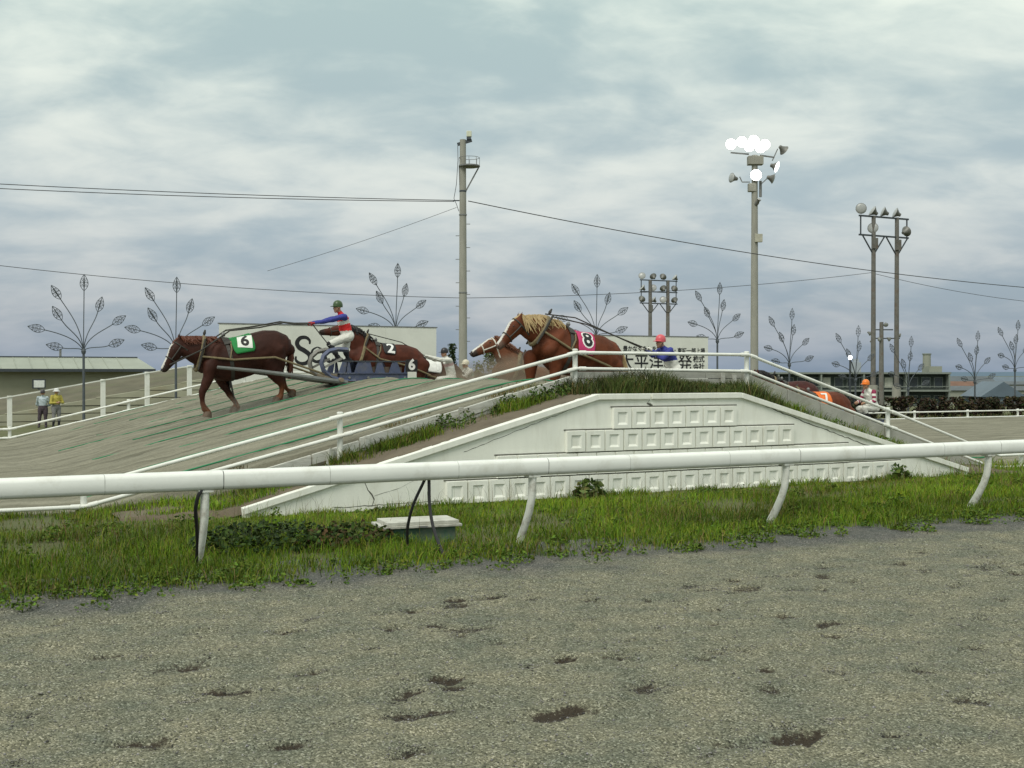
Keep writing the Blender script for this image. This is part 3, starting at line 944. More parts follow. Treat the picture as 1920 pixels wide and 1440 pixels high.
PT = W(23.26, 50)
wire('upper of the paired overhead wires running left from the tall pole', [(-25.5, 50, 10.13), (PT.x - .4, PT.y, 9.98)], .12, .018)
wire('lower of the paired overhead wires running left from the tall pole', [(-25.5, 50, 9.92), (PT.x - .4, PT.y, 9.93)], .14, .018)
wire('overhead wire falling right from the tall pole across the sky', [(PT.x + .25, PT.y, 9.95), (34.4, 72, 6.9)], .55, .022)
wire('low overhead wire crossing left behind the tall pole and over to the twin masts', [(-24, 50, 6.72), (PT.x, PT.y + .25, 5.42), tuple(W(49.05, 50.2, 7.62)), (36, 75, 6.2)], .30, .014)
wire('faint guy wire slanting down left from the tall pole', [(PT.x - .3, PT.y, 9.65), (-12.5, 60, 7.1)], .1, .010)

# ------------------------------------------------------------------ wire flower lights
M_FLOW = mat('flower_frame', (.075, .088, .10), .6, .2, 9)
LEAVES = [(0.0, -.2, 2.59, 0), (-.95, .26, 2.22, -32), (.66, .45, 1.82, 16), (-1.0, -.55, 1.39, -33), (1.34, .28, 1.22, 55), (-1.70, -.38, .83, -78), (-1.05, -.18, .17, -78), (1.17, -.18, .33, 68)]


def leaf_mesh():
    b = MB()
    L_, w = .62, .145
    out_, inn = [], []
    for i in range(13):
        t = i / 12
        out_.append((t * L_, w * math.sin(math.pi * t ** .85)))
    for s_ in (-1, 1):
        b.tube([(y * s_, 0, x) for x, y in out_], .0115, 4)
        b.tube([(0, y * s_, x) for x, y in out_], .009, 4)
    for t in (.28, .5, .72):
        y = w * math.sin(math.pi * t ** .85)
        b.tube([(y * math.cos(a), y * math.sin(a), t * L_) for a in [k * math.pi / 4 for k in range(9)]], .007, 4)
    b.tube([(0, 0, 0), (0, 0, L_)], .012, 4)
    for t0, t1 in ((.28, .5), (.5, .72)):
        for k in range(4):
            a0, a1 = k * math.pi / 2, (k + 1) * math.pi / 2
            y0, y1 = w * math.sin(math.pi * t0 ** .85), w * math.sin(math.pi * t1 ** .85)
            b.tube([(y0 * math.cos(a0), y0 * math.sin(a0), t0 * L_), (y1 * math.cos(a1), y1 * math.sin(a1), t1 * L_)], .007, 4)
    return b.mesh('leaf', M_FLOW)


LEAF = leaf_mesh()
STEMS = []
for x, y, z, ang in LEAVES:
    d = Vector((math.sin(R(ang)), y * .25, math.cos(R(ang)))).normalized()
    tip = Vector((x, y, z)) - d * .31
    c0 = Vector((0, 0, 0)); c1 = Vector((x * .10, y * .1, tip.z * .42 + .12)); c2 = tip - d * (tip.length * .33)
    P = []
    for i in range(13):
        t = i / 12
        P.append(c0 * (1 - t) ** 3 + 3 * c1 * t * (1 - t) ** 2 + 3 * c2 * t * t * (1 - t) + tip * t ** 3)
    STEMS.append((MB().tube(P, .018, 5).mesh('stem', M_FLOW, True), tip, d))


def flower(u, top, label, turn=0.0, v=47):
    t = thing('flower_light', label, 'light sculpture', W(u, v, -.5), TH + turn, 'wire flower lights behind the course')
    fork = top + .5 - 2.9
    MB().tube([(0, 0, 0), (0, 0, fork * .5), (0, 0, fork + .08)], [.06, .05, .045], 8).build('pole', M_FLOW, t, True)
    MB().lathe([(.07, fork - .1), (.09, fork), (.06, fork + .1)], 8).build('collar', M_FLOW, t)
    for me, tip, d in STEMS:
        s_ = link('stem', me, t)
        s_.location = (0, 0, fork)
        l_ = link('leaf', LEAF, s_)
        l_.location = tip
        l_.rotation_mode = 'QUATERNION'
        l_.rotation_quaternion = Vector((0, 0, 1)).rotation_difference(d)
    return t


for u, top, lab, tr in ((6.01, 5.61, 'wire flower light farthest left, over the two standing men', 0), (9.44, 5.64, 'wire flower light rising behind the head of the horse with the green cloth', 0),
                        (18.69, 6.58, 'wire flower light above the white lettered hoarding', .05), (28.74, 6.49, 'wire flower light above the pink-cloth horse', -.35),
                        (35.76, 6.37, 'wire flower light just left of the burning floodlight pole', -.05), (40.34, 5.21, 'wire flower light just right of the burning floodlight pole', 0),
                        (44.85, 4.42, 'wire flower light left of the twin masts, over the orange-helmet driver', -.02), (48.67, 3.91, 'wire flower light just right of the twin masts', .04),
                        (53.82, 4.29, 'wire flower light second from the right edge of the picture', 0), (57.1, 4.96, 'wire flower light at the right edge of the picture', .03)):
    flower(u, top, lab, tr)


# ------------------------------------------------------------------ lettering
def text_mesh(s_, size, offset=0.0, extrude=.004):
    cu = bpy.data.curves.new('lettering', 'FONT')
    cu.body = s_
    cu.size = size
    cu.offset = offset
    cu.extrude = extrude
    cu.resolution_u = 3
    cu.align_x = 'CENTER'
    cu.align_y = 'CENTER'
    o = bpy.data.objects.new('lettering', cu)
    COL.objects.link(o)
    dg = bpy.context.evaluated_depsgraph_get()
    me = bpy.data.meshes.new_from_object(o.evaluated_get(dg))
    bpy.data.objects.remove(o)
    return me


def letters(name, s_, size, loc, material, parent, offset=0.0, sx=1.0):
    me = text_mesh(s_, size, offset)
    me.materials.clear()
    me.materials.append(material)
    o = link(name, me, parent)
    o.location = loc
    o.rotation_euler = (R(90), 0, 0)
    o.scale = (sx, 1, 1)
    return o


def hoarding(name, label, u0, u1, z0, z1, V):
    t = thing(name, label, 'hoarding', W(u0, V, -.5), TH, 'advertising hoardings across the course')
    w = u1 - u0
    n = max(1, round(w / 1.8))
    for k in range(n):
        MB().box(w * k / n + .002, w * (k + 1) / n - .002, 0, .04, z0 + .5, z1 + .5).build('panel', M_SIGN, t)
    MB().box(-.04, w + .04, -.012, .052, z1 + .5, z1 + .54).build('frame', M_STEEL, t)
    for k in range(4):
        x = w * (k + .5) / 4
        MB().box(x - .05, x + .05, .045, .14, -.1, z1 + .45).build('leg', M_STEEL, t)
    return t


h1 = hoarding('hoarding', 'plain white hoarding lettered with a large swash S behind the sled', 9.48, 17.52, .95, 3.55, 40)


def stroke(b, pts, wid, y=-.003):
    P = []
    for i in range(len(pts) - 1):
        p0, p1, p2, p3 = pts[max(i - 1, 0)], pts[i], pts[i + 1], pts[min(i + 2, len(pts) - 1)]
        for k in range(6):
            f = k / 6
            P.append(tuple(.5 * (2 * p1[j] + (p2[j] - p0[j]) * f + (2 * p0[j] - 5 * p1[j] + 4 * p2[j] - p3[j]) * f * f + (3 * p1[j] - p0[j] - 3 * p2[j] + p3[j]) * f ** 3) for j in range(2)))
    P.append(pts[-1])
    n = len(P)
    v = []
    for i, (x, z) in enumerate(P):
        a, c = P[max(i - 1, 0)], P[min(i + 1, n - 1)]
        tx, tz = c[0] - a[0], c[1] - a[1]
        q = math.hypot(tx, tz) or 1
        t = i / (n - 1)
        w_ = wid * (.35 + .75 * math.sin(math.pi * t) ** .8) / 2
        v += [(x - tz / q * w_, y, z + tx / q * w_), (x + tz / q * w_, y, z - tx / q * w_)]
    b.add(v, [(2 * i, 2 * i + 1, 2 * i + 3, 2 * i + 2) for i in range(n - 1)])


b = MB()
stroke(b, [(3.18, 3.40), (3.17, 3.53), (3.04, 3.63), (2.84, 3.61), (2.72, 3.45), (2.79, 3.28), (2.98, 3.17), (3.16, 3.03), (3.18, 2.86), (3.04, 2.73), (2.83, 2.72), (2.68, 2.83), (2.68, 2.97)], .15)
b.build('letter', M_INK, h1)
for x in (3.46, 3.97):
    b = MB()
    stroke(b, [(x, 3.30), (x - .17, 3.2), (x - .22, 3.0), (x - .15, 2.83), (x, 2.78), (x + .16, 2.86), (x + .22, 3.05), (x + .15, 3.22), (x, 3.30)], .10)
    b.build('letter', M_INK, h1)

h2 = hoarding('hoarding', 'white hoarding with black Japanese lettering and a blue oval behind the pink-helmet driver', 24.35, 29.95, .95, 3.37, 40)
zb = .5
letters('lettering', '太平洋興発', .72, (2.98, -.004, 2.27 + zb), M_INK, h2, .008)
letters('lettering', '株式', .30, (5.12, -.004, 2.45 + zb), M_INK, h2, .006)
letters('lettering', '会社', .30, (5.12, -.004, 2.13 + zb), M_INK, h2, .006)
letters('lettering', '豊かなくらしを創る', .235, (2.42, -.004, 2.86 + zb), M_INK, h2, .004)
letters('lettering', '・東証一部上場', .235, (4.62, -.004, 2.80 + zb), M_INK, h2, .004)
MB().add([(.86 + .34 * math.cos(a), -.004, 2.86 + zb + .22 * math.sin(a)) for a in [k * math.pi / 16 for k in range(32)]], [tuple(range(32))]).build('emblem', M_BLUE, h2)

# ------------------------------------------------------------------ left: low building, retaining wall, posts
bd = thing('low_building', 'long low building with a pale grey-green roof at the left edge', 'building', W(-16, 75, -.6), TH)
M_RENDER = mat('drab_render', (.33, .325, .235), .9, .12, .5, .2, 20, dirt=(.22, .2, .14), dirt_amt=.6, dirt_scale=.5)
M_ROOF = mat('pale_metal_roof', (.30, .325, .265), .5, .1, .6, dirt=(.3, .31, .24), dirt_amt=.5, dirt_scale=.7)
L_ = 29.6
MB().box(0, L_ - .5, 0, 9, 0, 2.6).build('wall', M_RENDER, bd)
rf = MB().add([(-.6, -.7, 2.72), (L_ + .1, -.7, 2.72), (L_ + .1, 9.7, 2.72), (-.6, 9.7, 2.72), (-.6, 2.2, 3.46), (L_ - .5, 2.2, 3.46)],
              [(0, 1, 5, 4), (1, 2, 5), (2, 3, 4, 5), (3, 0, 4), (0, 3, 2, 1)]).build('roof', M_ROOF, bd)
MB().box(-.6, L_ + .1, -.74, -.702, 2.56, 2.74).build('fascia', M_DKSTEEL, rf)
MB().bar((-.6, 2.2, 3.48), (L_ - .5, 2.2, 3.48), .18, .07).build('ridge_cap', M_DKSTEEL, rf)
for k in range(34):
    x = .3 + k * .86
    if x < L_ - 1.3:
        MB().bar((x, -.7, 2.735), (x, 2.1, 3.455), .035, .035).build('roof_seam', M_ROOF, rf)
MB().tube([(L_ - 5, 3, 3.3), (L_ - 5, 3, 4.0)], .07, 8).build('vent', M_STEEL, rf)
for x in (4, 9, 14):
    w_ = MB().box(x - .7, x + .7, -.03, .02, .9, 1.9).build('window', M_DKSTEEL, bd)
    MB().box(x - .63, x + .63, -.045, -.032, .96, 1.84).build('pane', mat('dark_glass', (.06, .075, .08), .15, .2, 2), w_)

sb = thing('screen_box', 'small white screen in a dark frame by the low building', 'screen', W(6.97, 73.9, -.5), TH)
MB().box(-.36, .36, 0, .25, 1.48, 2.02).build('frame', M_DKSTEEL, sb)
MB().box(-.29, .29, -.012, -.002, 1.54, 1.96).build('panel', mat('screen_white', (.72, .74, .70), .5), sb)
MB().bar((0, .12, 0), (0, .12, 1.48), .1, .1).build('post', M_STEEL, sb)

rw = thing('retaining_wall', 'cream coursed retaining wall climbing behind the two men', 'wall', W(0, 57, -.55), TH)
M_CREAM = mat('cream_concrete', (.36, .355, .265), .9, .12, .7, .2, 25, dirt=(.33, .26, .14), dirt_amt=.6, dirt_scale=.6)
wt = lambda u: .06 + .178 * (u - 4.07) + .55
zc = [-.1 + .345 * k for k in range(9)]
for z0, z1 in zip(zc, zc[1:]):
    # each course ends where the sloping top cuts it
    ua = max(-14, 4.07 + (z0 - .61) / .178)
    ub = max(-14, 4.07 + (z1 - .61) / .178)
    if ua >= 15:
        continue
    MB().prism([(ua, z0 + .012), (16, z0 + .012), (16, z1 - .022), (max(ub, ua + .01), z1 - .022)], rk.uniform(-.02, .02), .4).build('course', M_CREAM, rw)
MB().prism([(-14, -.1), (16, -.1), (16, 2.2), (13.5, 2.2), (4.07, wt(4.07) - .06), (.5, -.05)], .15, .38).build('backing', M_SOIL, rw)

def eb_z(u, v):
    b0 = np.clip(.10 + .178 * (u - 4.07), -.5, 1.70)
    return b0 + np.clip((v - 57.2) / 5, 0, 1) * .52 + (fbm(u, v, 61, 3) - .5) * .12 - .05
us = np.arange(-14, 17, .5); vs = np.arange(57.3, 66, .5)
M_BANK = mat('dry_bank', (.115, .105, .068), .95, .25, .8, .6, 12, dirt=(.10, .115, .05), dirt_amt=.7, dirt_scale=.7)
tag(grid('dry_bank', us, vs, eb_z, M_BANK), 'dry brown bank above the cream retaining wall', 'bank', kind='structure')

wp = thing('white_post_fence', 'white post fence with a thin top rail stepping up behind the far railing', 'fence', W(0, 56, -.5), TH)
for u, z in ((4.07, .88), (7.99, 1.6), (9.94, 1.94), (11.87, 2.25), (-.2, .2), (13.9, 2.5)):
    MB().box(u - .10, u + .10, -.09, .09, -.2, z + .5).build('post', M_WHITE, wp, bevel=.01)
pts = [(-.2, .2), (4.07, .88), (7.99, 1.6), (9.94, 1.94), (11.87, 2.25), (13.9, 2.5)]
for (a, za), (c, zc_) in zip(pts, pts[1:]):
    MB().bar((a, -.1, za + .46), (c, -.1, zc_ + .46), .05, .05).build('top_rail', M_WHITE, wp)

# ------------------------------------------------------------------ right: the town below
M_DKWALL = mat('dark_green_wall', (.035, .048, .04), .8, .15, .3)
M_BAND = mat('pale_band', (.20, .225, .195), .8, .1, .5)
M_PALE = mat('pale_wall', (.27, .285, .235), .85, .1, .3, dirt=(.3, .3, .24), dirt_amt=.4, dirt_scale=.4)
M_GLASS = mat('window_glass', (.035, .045, .05), .2, .2, 2)
M_LITE = mat('curtain_window', (.50, .50, .42), .6, .2, 2)
bl = thing('long_building', 'long dark two-storey building with pale balcony bands on the right skyline', 'building', (48, 220, -5.0), 0)
MB().box(-14, 34, 1.6, 9, 0, 6.75).build('wall', M_DKWALL, bl)
for z in (0.0, 3.45, 6.75):
    MB().box(-14.3, 34.3, -.2, 9.3, z, z + .32).build('slab', M_BAND, bl)
for z in (1.0, 4.45):
    MB().bar((-14, 0, z - .05), (34, 0, z - .05), .12, .10).build('balcony_rail', M_BAND, bl)
k = 0
for z in (.33, 3.78):
    for x in np.arange(-13, 33.5, 2.35):
        w_ = MB().box(x, x + 1.7, 1.5, 1.58, z + .3, z + 2.4).build('window', M_BAND, bl)
        MB().box(x + .12, x + 1.58, 1.44, 1.49, z + .42, z + 2.28).build('pane', M_LITE if (k * 7) % 5 == 0 else M_GLASS, w_)
        k += 1
    for x in np.arange(-14, 34.1, 8):
        MB().box(x - .15, x + .15, -.1, 1.5, z - .02, z + 3.13).build('pillar', M_BAND, bl)
MB().box(30.6, 33.0, 1, 5, 7.08, 8.2).build('roof_house', M_PALE, bl)

ch = thing('chimney', 'slim pale chimney rising behind the long dark building', 'chimney', (92.6, 262, -6), 0)
MB().tube([(0, 0, 0), (0, 0, 12.2)], [1.05, .85], 12).build('stack', M_PALE, ch, True)
MB().lathe([(.86, 12.0), (.98, 12.05), (.98, 12.3), (.8, 12.32)], 12).build('rim', M_BAND, ch)
ch = thing('far_tower', 'faint far tower on the horizon left of the long building roof', 'tower', (410, 1400, -12), 0)
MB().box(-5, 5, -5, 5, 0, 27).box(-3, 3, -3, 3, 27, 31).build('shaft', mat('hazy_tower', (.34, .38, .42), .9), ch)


def house(name, label, x, y, w, d, h, roof, wallm, roofm, nwin, z0=-6.0, rows=1, gable=True):
    t = thing(name, label, 'building', (x, y, z0), 0, 'town buildings beyond the hedge')
    MB().box(-w / 2, w / 2, 0, d, 0, h).build('wall', wallm, t)
    if gable:
        MB().prism([(-w / 2 - .4, h + .005), (w / 2 + .4, h + .005), (0, h + roof)], -.4, d + .4).build('roof', roofm, t)
    else:
        MB().add([(-w / 2 - .4, -.4, h + .005), (w / 2 + .4, -.4, h + .005), (w / 2 + .4, d + .4, h + .005), (-w / 2 - .4, d + .4, h + .005), (-w / 2, d / 2, h + roof), (w / 2, d / 2, h + roof)],
                 [(0, 1, 5, 4), (1, 2, 5), (2, 3, 4, 5), (3, 0, 4), (3, 2, 1, 0)]).build('roof', roofm, t)
    for r_ in range(rows):
        for k in range(nwin):
            xx_ = -w / 2 + w * (k + .5) / nwin
            zz_ = h - 1.9 - r_ * 2.9
            f = MB().box(xx_ - .9, xx_ + .9, -.06, .0 - .01, zz_, zz_ + 1.2).build('window', M_BAND, t)
            MB().box(xx_ - .8, xx_ + .8, -.10, -.07, zz_ + .1, zz_ + 1.1).build('pane', M_GLASS, f)
    return t


M_REDROOF = mat('rust_red_roof', (.16, .085, .055), .8, .2, .4)
M_GREYROOF = mat('slate_roof', (.09, .105, .115), .7, .2, .4)
M_BLUEROOF = mat('blue_grey_roof', (.10, .135, .17), .5, .15, .3)
house('apartment_block', 'pale low block with dark windows right of the long building', 104, 245, 34, 9, 4.6, .9, M_PALE, M_GREYROOF, 6, -6.3, 1, False)
house('house', 'house with a rust-red roof above the pale low block', 118, 300, 18, 10, 4.4, 1.6, M_PALE, M_REDROOF, 4, -6.2, 1, False)
house('house', 'blue-grey gabled house standing left of the rightmost flower light', 87.0, 208, 7.4, 9, 3.2, 2.7, M_BLUEROOF, M_BLUEROOF, 3, -5.5)
house('apartment_block', 'pale block at the right edge of the skyline', 133, 300, 26, 9, 6.2, .8, M_PALE, M_GREYROOF, 6, -7.2, 2, False)
house('house', 'slate-roofed far house behind the pale low block', 152, 390, 18, 10, 6.0, 2.0, M_PALE, M_GREYROOF, 3, -7.4, 1, False)
house('house', 'grey far house peeping over the rust-red roof', 168, 430, 16, 10, 6.8, 1.6, M_BAND, M_GREYROOF, 3, -7.6, 1, False)
house('house', 'pale far house farthest right on the skyline', 196, 450, 22, 10, 6.6, 1.8, M_PALE, M_BLUEROOF, 4, -7.8, 1, False)

# far blue ridge on the horizon
xs = np.linspace(-3500, 6500, 160)
hz = 2 + 9 * fbm(xs / 700, xs * 0, 88, 4) + np.clip((xs - 500) / 4000, 0, 1) * 6
hv = [(x, 5200, -30) for x in xs] + [(x, 5200 + 60, z) for x, z in zip(xs, hz)] + [(x, 5900, -30) for x in xs]
n = len(xs)
hf = [(i, i + 1, i + 1 + n, i + n) for i in range(n - 1)] + [(i + n, i + 1 + n, i + 1 + 2 * n, i + 2 * n) for i in range(n - 1)]
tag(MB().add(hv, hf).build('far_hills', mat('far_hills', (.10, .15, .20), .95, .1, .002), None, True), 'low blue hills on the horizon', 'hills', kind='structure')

# ------------------------------------------------------------------ vegetation
def blades(name, P, h, w, col, lean=.45, seed=0):
    rg = np.random.default_rng(seed)
    n = len(P)
    a = rg.uniform(0, 2 * math.pi, n)
    b = rg.uniform(0, 2 * math.pi, n)
    l = rg.uniform(.1, 1, n) * lean * h
    dx, dy = np.cos(a) * w / 2, np.sin(a) * w / 2
    lx, ly = np.cos(b) * l, np.sin(b) * l
    V = np.zeros((n, 5, 3))
    V[:, 0] = P + np.stack([-dx, -dy, -.02 + 0 * h], -1)
    V[:, 1] = P + np.stack([dx, dy, -.02 + 0 * h], -1)
    V[:, 2] = P + np.stack([-dx * .8 + lx * .35, -dy * .8 + ly * .35, h * .58], -1)
    V[:, 3] = P + np.stack([dx * .8 + lx * .35, dy * .8 + ly * .35, h * .58], -1)
    V[:, 4] = P + np.stack([lx, ly, h * (1 - .25 * (l / np.maximum(h, 1e-4)))], -1)
    f = np.array([[0, 1, 2], [1, 3, 2], [2, 3, 4]])
    F = (f[None] + (np.arange(n) * 5)[:, None, None]).reshape(-1, 3)
    C = np.repeat(col, 5, 0)
    return V.reshape(-1, 3), F, C


def leaves(P, size, col, seed=0, flat=.5):
    """small folded leaf faces (2 tris) at points P"""
    rg = np.random.default_rng(seed)
    n = len(P)
    d = rg.normal(size=(n, 3)); d[:, 2] *= (1 - flat); d /= np.linalg.norm(d, axis=1)[:, None] + 1e-9
    q = rg.normal(size=(n, 3)); q -= d * (q * d).sum(1)[:, None]; q /= np.linalg.norm(q, axis=1)[:, None] + 1e-9
    s = (size * rg.uniform(.6, 1.35, n))[:, None]
    V = np.stack([P - d * s * .5, P + q * s * .30, P + d * s * .5, P - q * s * .30], 1)
    nn = np.cross(d, q)
    V[:, 1] += nn * s * .10; V[:, 3] += nn * s * .10
    F = (np.array([[0, 1, 2], [0, 2, 3]])[None] + (np.arange(n) * 4)[:, None, None]).reshape(-1, 3)
    return V.reshape(-1, 3), F, np.repeat(col, 4, 0)


def leaf_mat(name):
    m = mat(name, (1, 1, 1), .7, .12, 30, attr='Col', spec=.25)
    return m


M_GRASS = leaf_mat('grass_blades')
M_LEAF = leaf_mat('foliage')


def palette(n, base, rg, hue=.25, val=.3):
    base = np.asarray(base)
    i = rg.integers(0, len(base), n)
    c = base[i] * (1 + rg.uniform(-val, val, n))[:, None]
    c[:, 0] *= 1 + rg.uniform(-hue, hue, n)
    return np.clip(c, .005, .8)


GREEN = [(.090, .168, .006), (.122, .208, .008), (.060, .124, .006), (.165, .240, .012), (.172, .200, .020), (.102, .168, .008)]
rg = np.random.default_rng(5)


def scatter(n, u0, u1, v0, v1, keep, zf, seed):
    g = np.random.default_rng(seed)
    u, v = g.uniform(u0, u1, n), g.uniform(v0, v1, n)
    k = keep(u, v) > g.random(n)
    u, v = u[k], v[k]
    return u, v, UV2W(u, v, zf(u, v))


edge = lambda u: 10.12 + .5 * (fbm(u * .8, u * 0, 51, 3) - .5) + .45 * (fbm(u * 3.3, u * 0, 52, 3) - .5) + np.clip((u - 6) * .055, 0, .55)


def keep_main(u, v):
    d = fbm(u * 1.1, v * 1.1, 53, 3)
    k = np.clip((v - edge(u) + .5 * (fbm(u * 5, v * 5, 66, 2) - .5)) / .45, 0, 1) * np.clip(.55 + (d - .38) * 3, .12, 1)
    bare = np.clip((fbm(u * .8 + 9, v * 1.2, 54, 3) - .62) * 9, 0, .55) * np.clip((v - 12.6) * 1.0, 0, 1)
    k = k * (1 - bare)
    infront = (v < 15.27) | (u < 3.9 - (v - 15.2) * .5) | (u > 17.6)
    return k * infront


parts = []


def add_grass(u, v, P, hmin, hmax, seed, wmul=1.0, base=GREEN, hn=None):
    g = np.random.default_rng(seed)
    n = len(P)
    hh = hmin + (hmax - hmin) * (g.random(n) ** 1.8) * (.35 + 1.3 * fbm(u * 1.3, v * 1.3, 57, 3))
    if hn is not None:
        hh = hh * hn
    w = g.uniform(.004, .010, n) * wmul
    c = palette(n, base, g)
    tone = np.clip(.25 + 1.6 * fbm(u * .9 + 3, v * 1.1, 58, 3), .5, 1.6)
    c = c * tone[:, None]
    dry = g.random(n) < .04 + .16 * np.clip((fbm(u * .6, v * .9, 59, 2) - .55) * 4, 0, 1)
    c[dry] = np.array([.24, .17, .07]) * g.uniform(.6, 1.2, dry.sum())[:, None]
    return blades('g', P, hh, w, c, 1.0, seed)


def merge(lst):
    V, F, C, o = [], [], [], 0
    for v_, f_, c_ in lst:
        V.append(v_); F.append(f_ + o); C.append(c_); o += len(v_)
    return np.concatenate(V), np.concatenate(F), np.concatenate(C)


def land_h(u, v):
    return np.where(v < 11.25, np.maximum(gravel_z(u, v), land_z(u, v)), land_z(u, v))


u, v, P = scatter(215000, -2, 19, 9.6, 15.3, keep_main, land_h, 1)
parts.append(add_grass(u, v, P, .035, .17, 2, hn=np.clip(1.15 - .75 * np.clip((v - 13.8) / 1.2, 0, 1), .4, 1.2)))
u, v, P = scatter(26000, -3, 4.2, 15.2, 16.72, lambda a, b: np.clip(.35 + (fbm(a * 2, b * 2, 71, 2) - .5) * 3, .05, 1) * (a < 3.9 - (b - 15.2) * .5), land_h, 3)
parts.append(add_grass(u, v, P, .04, .16, 4, 1.2))
u, v, P = scatter(26000, 16.6, 27, 11, 16.6, lambda a, b: np.clip(.6 + (fbm(a, b, 72, 2) - .5) * 3, .05, 1) * ((a > 17.5) | (b < 15.2)), land_h, 5)
parts.append(add_grass(u, v, P, .06, .30, 6, 1.4))
# tall seed stems
u, v, P = scatter(2600, -1, 18, 10.8, 15.25, lambda a, b: keep_main(a, b) * np.clip((b - 11) * .4, .15, 1), land_h, 7)
parts.append(blades('s', P, np.random.default_rng(8).uniform(.22, .42, len(P)), np.full(len(P), .004), palette(len(P), [(.20, .17, .07), (.13, .16, .05), (.16, .09, .05)], rg), .5, 9))
# at the foot of the facing
u, v, P = scatter(9000, 4.0, 17, 15.02, 15.28, lambda a, b: np.clip((fbm(a * 1.6, b, 73, 3) - .42) * 5, .05, 1), land_h, 10)
parts.append(add_grass(u, v, P, .05, .16, 11, 1.3))
V_, F_, C_ = merge(parts)
tag(link('grass', np_mesh('grass', V_, F_, M_GRASS, C_)), 'uneven green grass on the verge below the painted facing', 'grass', kind='stuff')

parts = []
u, v, P = scatter(26000, 9.3, 13.4, 15.5, 16.56, lambda a, b: np.clip(.40 + (fbm(a * 2.2, b * 2, 74, 2) - .47) * 4.5, .04, 1), bank_z, 12)
parts.append(add_grass(u, v, P, .06, .30, 13, 1.3, hn=np.clip(.25 + 1.5 * fbm(u * 1.4, v * .6, 81, 2), .3, 1.5), base=[(.05, .075, .014), (.07, .10, .02), (.04, .06, .012), (.10, .10, .03)]))
u, v, P = scatter(13000, 4.2, 9.5, 15.95, 16.56, lambda a, b: np.clip((fbm(a * 1.5, b * 1.1, 75, 2) - .48) * 6, .04, 1) * np.clip((b - 15.95) * 3, .1, 1), bank_z, 14)
parts.append(add_grass(u, v, P, .05, .20, 15, 1.3))
u, v, P = scatter(9000, 13.2, 17.4, 15.75, 16.56, lambda a, b: np.clip((fbm(a * 1.6, b * 1.5, 76, 2) - .40) * 5, 0, 1) * np.clip(1.3 - (b - 15.9) * .2, 0, 1), bank_z, 16)
parts.append(add_grass(u, v, P, .07, .28, 17, 1.3))
u, v, P = scatter(9000, 2.0, 5.6, 15.2, 16.6, lambda a, b: np.clip((fbm(a * 1.7, b * 1.7, 82, 2) - .40) * 5, 0, 1) * np.clip(1.3 - (a - 2) * .2, .2, 1) * (b > 15.47), lambda a, b: np.maximum(bank_z(a, b), land_z(a, b)), 28)
parts.append(add_grass(u, v, P, .04, .16, 29, 1.2))
u, v, P = scatter(2600, 3.6, 9.6, 16.74, 17.15, lambda a, b: np.clip((fbm(a * 2.2, b * 1.5, 78, 2) - .5) * 5, 0, 1), course_z, 18)
parts.append(add_grass(u, v, P, .05, .16, 19, 1.2, [(.16, .15, .05), (.2, .16, .07), (.10, .12, .03)]))
V_, F_, C_ = merge(parts)
tag(link('hill_grass', np_mesh('hill_grass', V_, F_, M_GRASS, C_)), 'rank grass growing on the hilltop and beside the kerbs', 'grass', kind='stuff')

# broad-leaved weeds along the gravel edge and in the verge
g = np.random.default_rng(21)
pl, pc, ps = [], [], []


def clump(u, v, r, n, h, cols, zf=land_h, size=.035):
    a, q = g.uniform(0, 6.28, n), r * np.sqrt(g.random(n))
    uu, vv = u + q * np.cos(a), v + q * np.sin(a)
    z = zf(uu, vv) + h * g.random(n) ** .7 * np.clip(1.15 - (q / r) ** 2, .2, 1) + .01
    pl.append(UV2W(uu, vv, z)); pc.append(palette(n, cols, g)); ps.append(np.full(n, size))


WEED = [(.085, .145, .012), (.115, .175, .016), (.060, .105, .011)]
for k in range(210):
    uu = g.uniform(-.5, 14)
    vv = float(edge(np.array([uu]))[0]) + (abs(g.normal(.05, .40)) - .12 if g.random() < .86 else -g.uniform(.1, .45))
    zf = (lambda a, b: np.maximum(gravel_z(a, b), land_h(a, b)))
    clump(uu, vv, g.uniform(.05, .17), int(g.integers(18, 75)), g.uniform(.03, .12), WEED, zf)
for k in range(60):
    uu, vv = g.uniform(-.5, 17), g.uniform(10.7, 15.1)
    clump(uu, vv, g.uniform(.1, .28), int(g.integers(60, 160)), g.uniform(.05, .16), WEED, size=.045)
for k in range(14):
    uu = g.uniform(7.5, 13.4)
    clump(uu, g.uniform(16.1, 16.5), g.uniform(.1, .22), 120, g.uniform(.1, .24), [(.05, .085, .015), (.07, .11, .02)], bank_z, .05)
for uu, vv in ((8.9, 16.3), (9.2, 16.2), (8.4, 16.4), (7.3, 16.45), (16.2, 16.3), (16.4, 16.4), (15.2, 16.3), (13.6, 16.2), (14.0, 16.1)):
    clump(uu, vv, .22, 170, .24, [(.055, .10, .016), (.075, .12, .02)], bank_z, .055)
P = np.concatenate(pl)
V_, F_, C_ = leaves(P, np.concatenate(ps), np.concatenate(pc), 22, .45)
tag(link('weeds', np_mesh('weeds', V_, F_, M_LEAF, C_)), 'low broad-leaved weeds along the gravel edge and in the verge', 'weeds', kind='stuff')


